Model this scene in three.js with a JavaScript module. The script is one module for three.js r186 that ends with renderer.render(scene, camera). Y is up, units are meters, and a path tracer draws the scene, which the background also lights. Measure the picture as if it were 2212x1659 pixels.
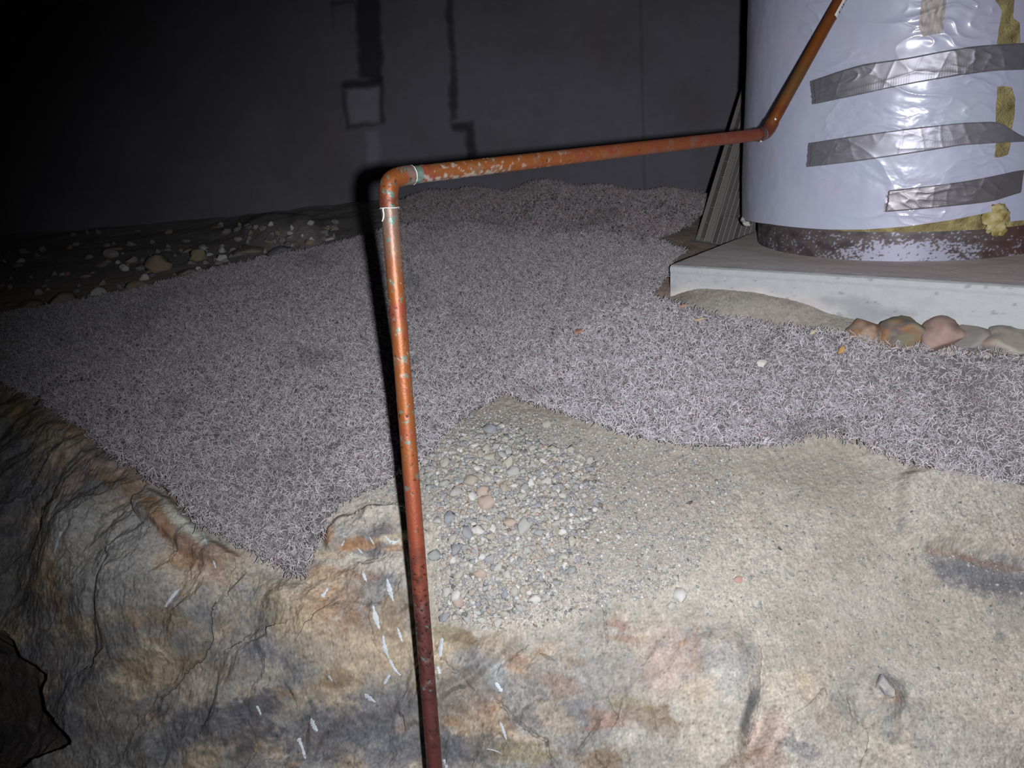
import * as THREE from 'three';
import { mergeGeometries, mergeVertices } from 'three/addons/utils/BufferGeometryUtils.js';
import { ImprovedNoise } from 'three/addons/math/ImprovedNoise.js';
import { RoundedBoxGeometry } from 'three/addons/geometries/RoundedBoxGeometry.js';

// ---------------------------------------------------------------- camera, flash, exposure
const W = 2212, H = 1659, F = 1700, EYE = new THREE.Vector3(0, 1.25, 0);
const PITCH = THREE.MathUtils.degToRad(18.5), ROLL = THREE.MathUtils.degToRad(4);
const FW = new THREE.Vector3(0, -Math.sin(PITCH), -Math.cos(PITCH));
const R0 = new THREE.Vector3(1, 0, 0), D0 = new THREE.Vector3(0, -Math.cos(PITCH), Math.sin(PITCH));
const RT = R0.clone().multiplyScalar(Math.cos(ROLL)).addScaledVector(D0, Math.sin(ROLL));
const DN = R0.clone().multiplyScalar(-Math.sin(ROLL)).addScaledVector(D0, Math.cos(ROLL));
const scene = new THREE.Scene();
scene.background = new THREE.Color(0x000000);
const camera = new THREE.PerspectiveCamera(2 * Math.atan(H / 2 / F) * 180 / Math.PI, W / H, 0.05, 30);
camera.position.copy(EYE);
camera.quaternion.setFromRotationMatrix(new THREE.Matrix4().makeBasis(RT, DN.clone().negate(), FW.clone().negate()));
scene.add(camera);
const renderer = new THREE.WebGLRenderer({ antialias: true });
renderer.toneMapping = THREE.LinearToneMapping;
renderer.toneMappingExposure = 1;
renderer.shadowMap.enabled = true;

// the flash of the hand-held camera, a few centimetres to the right of the lens; it is the only light down here
const flash = new THREE.SpotLight(0xf4f6ff, 9.6, 0, THREE.MathUtils.degToRad(55), 1, 2);
flash.name = 'camera_flash_lamp';
flash.position.copy(EYE).addScaledVector(RT, 0.047).addScaledVector(DN, 0.004);
flash.target.position.copy(EYE).addScaledVector(FW, 1.4).addScaledVector(RT, 0.40).addScaledVector(DN, 0.25);
flash.castShadow = true;
flash.shadow.radius = 0.45;
flash.shadow.mapSize.set(2048, 2048);
scene.add(flash, flash.target);

// ---------------------------------------------------------------- helpers
let seedN = 7;
const rnd = () => { seedN = (seedN * 1664525 + 1013904223) >>> 0; return seedN / 4294967296; };
const rr = (a, b) => a + (b - a) * rnd();
const clamp = (v, a = 0, b = 1) => Math.min(b, Math.max(a, v));
const sst = (a, b, v) => { const t = clamp((v - a) / (b - a)); return t * t * (3 - 2 * t); };
const mix = (a, b, t) => a + (b - a) * t;
const perlin = new ImprovedNoise();
const nz = (x, y, z = 0) => perlin.noise(x + 31.7, y + 11.3, z + 5.1);
function fbm(x, y, z = 0, o = 4) { let a = 0.5, v = 0; for (let i = 0; i < o; i++) { v += a * nz(x, y, z + i * 7.3); x *= 2.03; y *= 2.03; z *= 2.03; a *= 0.5; } return v; }
const ridge = (x, y, z = 0) => 1 - Math.abs(nz(x, y, z)) * 2;
const lin = hex => { const c = new THREE.Color(hex); return [c.r, c.g, c.b]; };
const blend = (c, d, t) => { c[0] += (d[0] - c[0]) * t; c[1] += (d[1] - c[1]) * t; c[2] += (d[2] - c[2]) * t; };
const used = {};
function numbered(n) { const k = used[n] = (used[n] ?? -1) + 1; return k ? n + '_' + String(k).padStart(3, '0') : n; }
function mesh(name, geo, mat, parent = scene) {
  const m = new THREE.Mesh(geo, mat);
  m.name = numbered(name); m.castShadow = m.receiveShadow = true; parent.add(m); return m;
}
function thing(name, label, category, pos = [0, 0, 0], group) {
  const g = new THREE.Group(); g.name = numbered(name); g.position.set(...pos); scene.add(g);
  return tag(g, label, category, group);
}
function tag(o, label, category, group, kind) {
  if (label) o.userData.label = label;
  if (category) o.userData.category = category;
  if (group) o.userData.group = group;
  if (kind) o.userData.kind = kind;
  return o;
}
const at = (px, py, d) => EYE.clone().addScaledVector(FW, d).addScaledVector(RT, d * (px - W / 2) / F).addScaledVector(DN, d * (py - H / 2) / F);
const ray = (px, py) => at(px, py, 1).sub(EYE);
function onPlane(px, py, point, normal) { const v = ray(px, py); const t = point.clone().sub(EYE).dot(normal) / v.dot(normal); return EYE.clone().addScaledVector(v, t); }
function geoFrom(pos, idx, col, uv) {
  const g = new THREE.BufferGeometry();
  g.setAttribute('position', new THREE.BufferAttribute(pos instanceof Float32Array ? pos : new Float32Array(pos), 3));
  if (col) g.setAttribute('color', new THREE.BufferAttribute(col instanceof Float32Array ? col : new Float32Array(col), 3));
  if (uv) g.setAttribute('uv', new THREE.BufferAttribute(uv instanceof Float32Array ? uv : new Float32Array(uv), 2));
  g.setIndex(idx); g.computeVertexNormals(); return g;
}
function gridIndex(nu, nv, flip = false) {
  const out = [];
  for (let j = 0; j < nv - 1; j++) for (let i = 0; i < nu - 1; i++) {
    const a = j * nu + i, b = a + 1, c = a + nu, d = c + 1;
    if (flip) out.push(a, b, c, b, d, c); else out.push(a, c, b, b, c, d);
  }
  return out;
}
function noiseTexture(n, fn, srgb = false) {
  const d = new Uint8Array(n * n * 4);
  for (let y = 0; y < n; y++) for (let x = 0; x < n; x++) { const v = fn(x / n, y / n), k = (y * n + x) * 4; const c = Array.isArray(v) ? v : [v, v, v]; for (let q = 0; q < 3; q++) d[k + q] = clamp(c[q]) * 255; d[k + 3] = 255; }
  const t = new THREE.DataTexture(d, n, n); t.wrapS = t.wrapT = THREE.RepeatWrapping; t.magFilter = t.minFilter = THREE.LinearFilter; if (srgb) t.colorSpace = THREE.SRGBColorSpace; t.needsUpdate = true; return t;
}
// tileable noise: perlin on a torus-like blend
function tileN(u, v, f, z) { const a = nz(u * f, v * f, z), b = nz((u - 1) * f, v * f, z), c = nz(u * f, (v - 1) * f, z), d = nz((u - 1) * f, (v - 1) * f, z); return mix(mix(a, b, u), mix(c, d, u), v) * 1.3; }
const gritTex = noiseTexture(512, (u, v) => 0.5 + 0.30 * tileN(u, v, 90, 1) + 0.25 * tileN(u, v, 45, 2) + 0.2 * tileN(u, v, 18, 3));
const speckTex = noiseTexture(512, (u, v) => { const a = tileN(u, v, 110, 4), b = tileN(u, v, 50, 5), c = tileN(u, v, 24, 6); return 0.88 + 0.14 * a + 0.08 * b + 0.07 * c; }, true);

// ---------------------------------------------------------------- the ground: a slope measured along s (down towards the pit) and height n over it
const TILT = THREE.MathUtils.degToRad(38), ST = Math.sin(TILT), CT = Math.cos(TILT);
const sOf = p => -(p.y - EYE.y) * ST + p.z * CT, nOf = p => (p.y - EYE.y) * CT + p.z * ST;
const P = (x, s, n) => new THREE.Vector3(x, EYE.y - s * ST + n * CT, s * CT + n * ST);

// concrete pad under the heater: front left corner and directions of its edges
const PAD_Y = EYE.y - 0.32, UP = new THREE.Vector3(0, 1, 0);
const PC = onPlane(1448, 573, new THREE.Vector3(0, PAD_Y, 0), UP);
const PE1 = onPlane(2212, 618, new THREE.Vector3(0, PAD_Y, 0), UP).sub(PC).normalize(), PE2 = new THREE.Vector3(PE1.z, 0, -PE1.x);
const padFront = (px, py, out = 0) => onPlane(px, py, PC.clone().addScaledVector(PE2, -out), PE2);

const control = [];
for (const [x, list] of Object.entries({
  '-300': [[500, 3.1], [700, 2.1], [850, 1.8], [1000, 1.65], [1300, 1.55], [1650, 1.55]],
  0: [[490, 3.05], [600, 2.4], [690, 2.05], [830, 1.72], [1000, 1.5], [1200, 1.4], [1400, 1.38], [1650, 1.38]],
  300: [[480, 3.0], [560, 2.45], [640, 2.1], [750, 1.78], [900, 1.5], [1030, 1.37], [1200, 1.3], [1400, 1.27], [1650, 1.28]],
  600: [[460, 2.95], [560, 2.3], [700, 1.85], [850, 1.56], [1000, 1.38], [1150, 1.28], [1260, 1.235], [1400, 1.22], [1650, 1.25]],
  850: [[440, 2.9], [500, 2.4], [600, 2.03], [700, 1.78], [800, 1.59], [900, 1.44], [1000, 1.34], [1150, 1.25], [1250, 1.22], [1450, 1.215], [1650, 1.24]],
  1100: [[445, 2.85], [500, 2.38], [600, 2.02], [700, 1.77], [850, 1.52], [1000, 1.35], [1200, 1.23], [1400, 1.18], [1650, 1.18]],
  1400: [[440, 2.8], [520, 2.2], [660, 1.72], [800, 1.5], [950, 1.37], [1100, 1.27], [1300, 1.18], [1500, 1.14], [1650, 1.12]],
  1700: [[850, 1.45], [960, 1.37], [1100, 1.28], [1300, 1.19], [1500, 1.12], [1650, 1.09]],
  2000: [[850, 1.40], [1000, 1.31], [1150, 1.25], [1250, 1.23], [1400, 1.18], [1650, 1.1]],
  2300: [[900, 1.36], [1060, 1.28], [1200, 1.23], [1400, 1.16], [1650, 1.1]],
})) for (const [y, d] of list) control.push(at(+x, y, d));
for (const [x, y] of [[1452, 646], [1478, 628], [1560, 627], [1640, 634], [1720, 652], [1800, 682], [1900, 703], [2040, 716], [2180, 730]]) control.push(padFront(x, y, 0.004));
for (const [x, y] of [[1640, 690], [1850, 722], [2010, 750], [2212, 772]]) control.push(padFront(x, y, 0.06));
for (const [a, b] of [[0.15, 0.25], [0.6, 0.25], [1.1, 0.25], [0.15, 0.8], [0.6, 0.8], [1.1, 0.9]]) { const p = PC.clone().addScaledVector(PE1, a).addScaledVector(PE2, b); p.y = PAD_Y - 0.085; control.push(p); }
for (const x of [-1.9, -1.2, -0.6, -0.1, 0.3, 0.7, 1.3]) { const k = sst(-0.6, -1.6, x); control.push(new THREE.Vector3(x, -0.05, mix(-0.78, -1.15, k))); }
for (const [x, y, z] of [[1.6, 0.85, -2.6], [1.6, 0.8, -1.6], [1.5, 0.3, -0.85], [0.55, 0.915, -3.06], [0.9, 0.90, -3.06], [1.3, 0.88, -3.06], [0.05, 0.945, -3.08], [-2.4, 0.98, -3.1], [-2.2, 0.8, -2.1], [-2.0, 0.4, -1.5]]) control.push(new THREE.Vector3(x, y, z));
// thin-plate spline through the measured points
const tps = (() => {
  const n = control.length, m = n + 3, A = [], q = control.map(p => [p.x, sOf(p), nOf(p)]);
  const U = r2 => r2 > 1e-12 ? 0.5 * r2 * Math.log(r2) : 0;
  for (let i = 0; i < n; i++) { const row = new Float64Array(m + 1); for (let j = 0; j < n; j++) row[j] = U((q[i][0] - q[j][0]) ** 2 + (q[i][1] - q[j][1]) ** 2) + (i === j ? 6e-4 : 0); row[n] = 1; row[n + 1] = q[i][0]; row[n + 2] = q[i][1]; row[m] = q[i][2]; A.push(row); }
  for (let k = 0; k < 3; k++) { const row = new Float64Array(m + 1); for (let j = 0; j < n; j++) row[j] = k ? q[j][k - 1] : 1; A.push(row); }
  for (let c = 0; c < m; c++) { let p = c; for (let r = c + 1; r < m; r++) if (Math.abs(A[r][c]) > Math.abs(A[p][c])) p = r; [A[c], A[p]] = [A[p], A[c]]; for (let r = 0; r < m; r++) if (r !== c) { const f = A[r][c] / A[c][c]; if (f) for (let k = c; k <= m; k++) A[r][k] -= f * A[c][k]; } }
  const w = A.map((row, i) => row[m] / row[i]);
  return (x, s) => { let v = w[n] + w[n + 1] * x + w[n + 2] * s; for (let j = 0; j < n; j++) v += w[j] * U((x - q[j][0]) ** 2 + (s - q[j][1]) ** 2); return v; };
})();
const GX0 = -2.5, GS0 = -2.75, GD = 0.025, GNX = 176, GNS = 134, GG = new Float64Array(GNX * GNS);
for (let j = 0; j < GNS; j++) for (let i = 0; i < GNX; i++) GG[j * GNX + i] = tps(GX0 + i * GD, GS0 + j * GD);
const cub = (a, b, c, d, t) => b + 0.5 * t * (c - a + t * (2 * a - 5 * b + 4 * c - d + t * (3 * (b - c) + d - a)));
function base(x, s) {
  const u = clamp((x - GX0) / GD, 1, GNX - 3.001), v = clamp((s - GS0) / GD, 1, GNS - 3.001), i = Math.floor(u), j = Math.floor(v), a = u - i, b = v - j, r = [];
  for (let k = -1; k < 3; k++) { const o = (j + k) * GNX + i; r.push(cub(GG[o - 1], GG[o], GG[o + 1], GG[o + 2], a)); }
  return cub(r[0], r[1], r[2], r[3], b);
}
function hitWith(fn, px, py) {
  const v = ray(px, py); let a = 0.7;
  const g = t => { const p = EYE.clone().addScaledVector(v, t); return nOf(p) - fn(p.x, sOf(p)); };
  for (; a < 3.6 && g(a + 0.01) > 0; a += 0.01);
  let b = a + 0.01; for (let k = 0; k < 14; k++) { const m = (a + b) / 2; if (g(m) > 0) a = m; else b = m; }
  const p = EYE.clone().addScaledVector(v, a); return { x: p.x, s: sOf(p), p, d: a };
}
const hit = (px, py) => hitWith(base, px, py);
// outlines on the ground
function outline(...pts) { return outlineAt(0, pts); }
function outlineAt(up, pts) {
  const q = pts.map(([x, y]) => { const h = hitWith((u, v) => base(u, v) + up, x, y); return [h.x, h.s]; });
  return Object.assign(q, { x0: Math.min(...q.map(a => a[0])), x1: Math.max(...q.map(a => a[0])), s0: Math.min(...q.map(a => a[1])), s1: Math.max(...q.map(a => a[1])) });
}
function segDist(x, y, a, b) { const dx = b[0] - a[0], dy = b[1] - a[1], t = clamp(((x - a[0]) * dx + (y - a[1]) * dy) / (dx * dx + dy * dy + 1e-12)); return Math.hypot(x - a[0] - t * dx, y - a[1] - t * dy); }
function inPoly(x, y, q) { let c = false; for (let i = 0, j = q.length - 1; i < q.length; j = i++) if ((q[i][1] > y) !== (q[j][1] > y) && x < (q[j][0] - q[i][0]) * (y - q[i][1]) / (q[j][1] - q[i][1]) + q[i][0]) c = !c; return c; }
function sd(x, y, q, reach = 0.15) { // > 0 inside
  if (x < q.x0 - reach || x > q.x1 + reach || y < q.s0 - reach || y > q.s1 + reach) return -reach;
  let d = 9; for (let i = 0, j = q.length - 1; i < q.length; j = i++) d = Math.min(d, segDist(x, y, q[i], q[j]));
  return inPoly(x, y, q) ? d : -d;
}
function lineOf(...pts) { return pts.map(([x, y]) => { const h = hit(x, y); return [h.x, h.s]; }); }
// ellipses on the ground, given by where they lie: 0 in the middle, 1 on the rim
function spot(px, py, rx, ry, rot = 0) {
  const c = hit(px, py), k = Math.cos(rot * Math.PI / 180), l = Math.sin(rot * Math.PI / 180);
  const a = hit(px + rx * k, py + rx * l), b = hit(px - ry * l, py + ry * k);
  const ax = a.x - c.x, as = a.s - c.s, bx = b.x - c.x, bs = b.s - c.s, det = ax * bs - bx * as, R = Math.max(Math.hypot(ax, as), Math.hypot(bx, bs)) * 2.2;
  return (x, s) => { const dx = x - c.x, ds = s - c.s; if (Math.abs(dx) > R || Math.abs(ds) > R) return 9; return Math.hypot((dx * bs - bx * ds) / det, (ax * ds - dx * as) / det); };
}

// relief
const rockArea = outline([-420, 790], [0, 832], [30, 845], [60, 868], [105, 905], [170, 930], [235, 980], [300, 1035], [360, 1080], [450, 1160], [520, 1205], [600, 1245], [660, 1250], [700, 1150], [730, 1120], [790, 1095], [860, 1100], [890, 1200], [905, 1330], [960, 1345], [1060, 1372], [1150, 1370], [1230, 1340], [1300, 1290], [1380, 1285], [1450, 1310], [1530, 1345], [1600, 1365], [1640, 1400], [1700, 1405], [1770, 1365], [1850, 1420], [1930, 1450], [1990, 1490], [2080, 1540], [2212, 1580], [2400, 1600], [2700, 1900], [2000, 2100], [-500, 2100]);
const hollow = outline([-500, 1330], [-60, 1350], [0, 1368], [30, 1392], [46, 1425], [58, 1436], [82, 1446], [96, 1450], [88, 1475], [86, 1505], [88, 1530], [120, 1568], [154, 1604], [90, 1634], [40, 1665], [-80, 1740], [-500, 1900]);
const block = outline([1950, 1030], [1985, 1015], [2100, 1030], [2230, 1060], [2500, 1100], [2500, 1300], [2230, 1215], [2130, 1190], [2060, 1180], [1985, 1178], [1962, 1170], [1945, 1120]);
const knob = outline([700, 1150], [730, 1118], [790, 1098], [870, 1095], [930, 1130], [925, 1162], [880, 1168], [820, 1172], [770, 1180], [710, 1190]);
const wedge = outline([290, 1085], [320, 1050], [370, 1080], [450, 1160], [520, 1210], [470, 1225], [400, 1200], [350, 1150], [300, 1120]);
const bumps = [
  [spot(230, 1210, 200, 160, 20), 0.035], [spot(330, 1330, 190, 90, 10), 0.015], [spot(640, 1330, 130, 60, 25), 0.02], [spot(420, 1560, 180, 110), 0.018],
  [spot(1010, 1560, 110, 160, -35), 0.02], [spot(1480, 1450, 130, 110), 0.025], [spot(1380, 1580, 120, 70), 0.018], [spot(1570, 1480, 60, 130), 0.02],
  [spot(1060, 960, 160, 70), 0.012], [spot(1100, 1130, 180, 160), 0.012], [spot(45, 1180, 60, 190, 5), -0.022], [spot(1910, 1510, 40, 40), 0.018],
  [spot(1640, 1560, 30, 70, 15), -0.03], [spot(600, 495, 80, 34), 0.05], [spot(668, 500, 30, 26), 0.03], [spot(1800, 1000, 120, 50), -0.008], [spot(680, 1560, 120, 90), -0.012],
];
const cracks = [ // [line, width, depth]
  [lineOf([512, 1208], [505, 1240], [495, 1262], [498, 1290], [508, 1308]), 0.0016, 0.016], [lineOf([470, 1312], [462, 1340], [458, 1380], [440, 1412], [430, 1425], [400, 1450], [378, 1476], [350, 1500], [338, 1512]), 0.0036, 0.045],
  [lineOf([495, 1262], [475, 1310], [470, 1335]), 0.0016, 0.012], [lineOf([430, 1425], [432, 1445]), 0.0016, 0.014],
  [lineOf([62, 925], [52, 968], [48, 1005], [58, 1020], [60, 1080], [70, 1130], [76, 1150]), 0.002, 0.022], [lineOf([62, 925], [95, 915], [118, 900]), 0.0018, 0.012],
  [lineOf([302, 1060], [290, 1085], [296, 1110], [318, 1140], [338, 1158]), 0.0022, 0.02], [lineOf([380, 1185], [386, 1222]), 0.002, 0.02], [lineOf([416, 1228], [420, 1262]), 0.0016, 0.012],
  [lineOf([803, 1303], [800, 1345], [812, 1390], [822, 1412], [835, 1425]), 0.0018, 0.02], [lineOf([744, 1358], [755, 1395], [764, 1430], [772, 1445]), 0.0014, 0.014], [lineOf([725, 1388], [728, 1415]), 0.0014, 0.012],
  [lineOf([945, 1420], [965, 1445], [992, 1460], [1018, 1490], [1038, 1510]), 0.0018, 0.022], [lineOf([1075, 1520], [1100, 1548], [1124, 1565], [1150, 1580], [1180, 1600], [1184, 1625], [1196, 1640], [1210, 1650]), 0.003, 0.035],
  [lineOf([1306, 1306], [1308, 1340], [1310, 1395]), 0.0014, 0.018], [lineOf([1372, 1372], [1378, 1390], [1380, 1412], [1400, 1425]), 0.0014, 0.012], [lineOf([1312, 1478], [1314, 1510], [1322, 1540], [1345, 1570]), 0.0014, 0.014],
  [lineOf([1268, 1585], [1275, 1610], [1290, 1640], [1305, 1662]), 0.002, 0.02], [lineOf([1352, 1630], [1358, 1662]), 0.002, 0.016], [lineOf([1410, 1555], [1412, 1580], [1430, 1600]), 0.0014, 0.012],
  [lineOf([1645, 1545], [1630, 1590], [1612, 1600]), 0.003, 0.03], [lineOf([1880, 1585], [1875, 1625], [1862, 1659]), 0.0016, 0.014], [lineOf([1830, 1505], [1838, 1525], [1842, 1545]), 0.002, 0.016],
  [lineOf([1650, 1400], [1640, 1470], [1650, 1530]), 0.0016, 0.012], [lineOf([215, 1515], [222, 1545], [228, 1570]), 0.0015, 0.014], [lineOf([288, 1545], [290, 1580]), 0.0016, 0.014], [lineOf([230, 1650], [222, 1600]), 0.0015, 0.01],
  [lineOf([640, 1290], [665, 1320], [690, 1345]), 0.0016, 0.012], [lineOf([1074, 1385], [1080, 1430], [1072, 1470], [1085, 1515]), 0.0014, 0.012], [lineOf([910, 1470], [900, 1520]), 0.0014, 0.01],
].map(([q, w, d]) => ({ q, w, d, x0: Math.min(...q.map(a => a[0])) - 0.02, x1: Math.max(...q.map(a => a[0])) + 0.02, s0: Math.min(...q.map(a => a[1])) - 0.02, s1: Math.max(...q.map(a => a[1])) + 0.02 }));
const hash2 = (i, j, k) => { let h = (i * 374761393 + j * 668265263 + k * 1442695041) | 0; h = Math.imul(h ^ (h >>> 13), 1274126177); return ((h ^ (h >>> 16)) >>> 0) / 4294967296; };
function facets(x, s, size, tilt, seed) { // broken faces, each tilted its own way
  const u = x / size, v = s / size, i = Math.floor(u), j = Math.floor(v); let best = 9, second = 9, o = 0, o2 = 0;
  for (let b = -1; b < 2; b++) for (let a = -1; a < 2; a++) {
    const cx = i + a + hash2(i + a, j + b, seed), cy = j + b + hash2(i + a, j + b, seed + 1), d = Math.hypot(u - cx, v - cy);
    if (d < second) { const q = (hash2(i + a, j + b, seed + 2) - 0.5) * (u - cx) + (hash2(i + a, j + b, seed + 3) - 0.5) * (v - cy) + 0.5 * (hash2(i + a, j + b, seed + 4) - 0.5); if (d < best) { second = best; o2 = o; best = d; o = q; } else { second = d; o2 = q; } }
  }
  return mix(o, o2, 0.5 * (1 - sst(0, 0.22, second - best))) * size * tilt;
}
function rockness(x, s) { return sst(-0.02, 0.03, sd(x, s, rockArea) + 0.018 * fbm(x * 14, s * 14, 2, 3)); }
function dusty(x, s) { return clamp(sst(-0.04, 0.22, x) * 0.94 * (1 - 0.5 * sst(0.0, 0.3, fbm(x * 9, s * 9, 8, 3)))); }
function ground(x, s) {
  let n = base(x, s);
  const near = sst(-2.3, -1.2, s);
  for (const [e, a] of bumps) { const d = e(x, s); if (d < 1.5) n += a * (1 - sst(0.25, 1.5, d)); }
  const hd = sd(x, s, hollow, 0.03), rk = rockness(x, s);
  if (hd > -0.03) n -= 0.17 * sst(-0.004, 0.006, hd + 0.004 * nz(x * 60, s * 60)) + 0.05 * sst(0, 0.2, hd);
  const bd = sd(x, s, block, 0.05); if (bd > -0.05) n += 0.022 * sst(-0.012, 0.010, bd + 0.006 * nz(x * 30, s * 30));
  const kd = sd(x, s, knob, 0.05); if (kd > -0.05) n += 0.02 * sst(-0.006, 0.012, kd + 0.005 * nz(x * 40, s * 40, 3));
  const wd = sd(x, s, wedge, 0.05); if (wd > -0.05) n += 0.016 * sst(-0.004, 0.008, wd + 0.004 * nz(x * 40, s * 40, 3));
  if (rk > 0.01) {
    const wx = x + 0.025 * nz(x * 9, s * 9, 1), ws = s + 0.025 * nz(x * 9, s * 9, 4), soft = 1 - 0.85 * dusty(x, s);
    n += rk * soft * (facets(wx + 0.5 * ws, ws, 0.13, 0.36, 11) + facets(wx + 0.4 * ws, ws, 0.045, 0.34, 23) + 0.004 * ridge(x * 16 + s * 9, s * 22, 6) + 0.0034 * fbm(x * 60, s * 60, 3, 3) + 0.0009 * nz(x * 210, s * 170, 8) + 0.0016 * ridge(x * 120, s * 70, 2));
  }
  n += (1 - rk) * near * (0.004 * fbm(x * 12, s * 12, 5, 3) + 0.0020 * fbm(x * 70, s * 70, 6, 3) + 0.0010 * nz(x * 190, s * 190, 4));
  n += (1 - near) * 0.02 * fbm(x * 7, s * 7, 9, 3);
  return n;
}
function crackNear(x, s, reach) { // the nearest crack: where its line runs and how deep it is
  let best = null;
  for (const c of cracks) if (x > c.x0 && x < c.x1 && s > c.s0 && s < c.s1) {
    const jx = 0.0022 * nz(x * 120, s * 120, 7) + 0.003 * nz(x * 40, s * 40, 5), js = 0.0022 * nz(x * 120, s * 120, 9) + 0.003 * nz(x * 40, s * 40, 3), u = x + jx, v = s + js;
    for (let k = 0; k + 1 < c.q.length; k++) { const a = c.q[k], b = c.q[k + 1], dx = b[0] - a[0], dy = b[1] - a[1], t = clamp(((u - a[0]) * dx + (v - a[1]) * dy) / (dx * dx + dy * dy)), qx = a[0] + t * dx, qy = a[1] + t * dy, d = Math.hypot(u - qx, v - qy); if (d < reach && (!best || d < best.d)) best = { d, x: qx - jx, s: qy - js, depth: c.d * (c.w > 0.0032 ? 0.42 : 0.3) * (0.75 + 0.5 * hash2(Math.round(x * 200), Math.round(s * 200), 5)) }; }
  }
  return best;
}
function groundNormal(x, s, fn = ground, e = 0.006) {
  const dx = (fn(x + e, s) - fn(x - e, s)) / (2 * e), ds = (fn(x, s + e) - fn(x, s - e)) / (2 * e);
  return new THREE.Vector3(-dx, -ds * -ST + CT, -ds * CT + ST).normalize();
}

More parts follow.
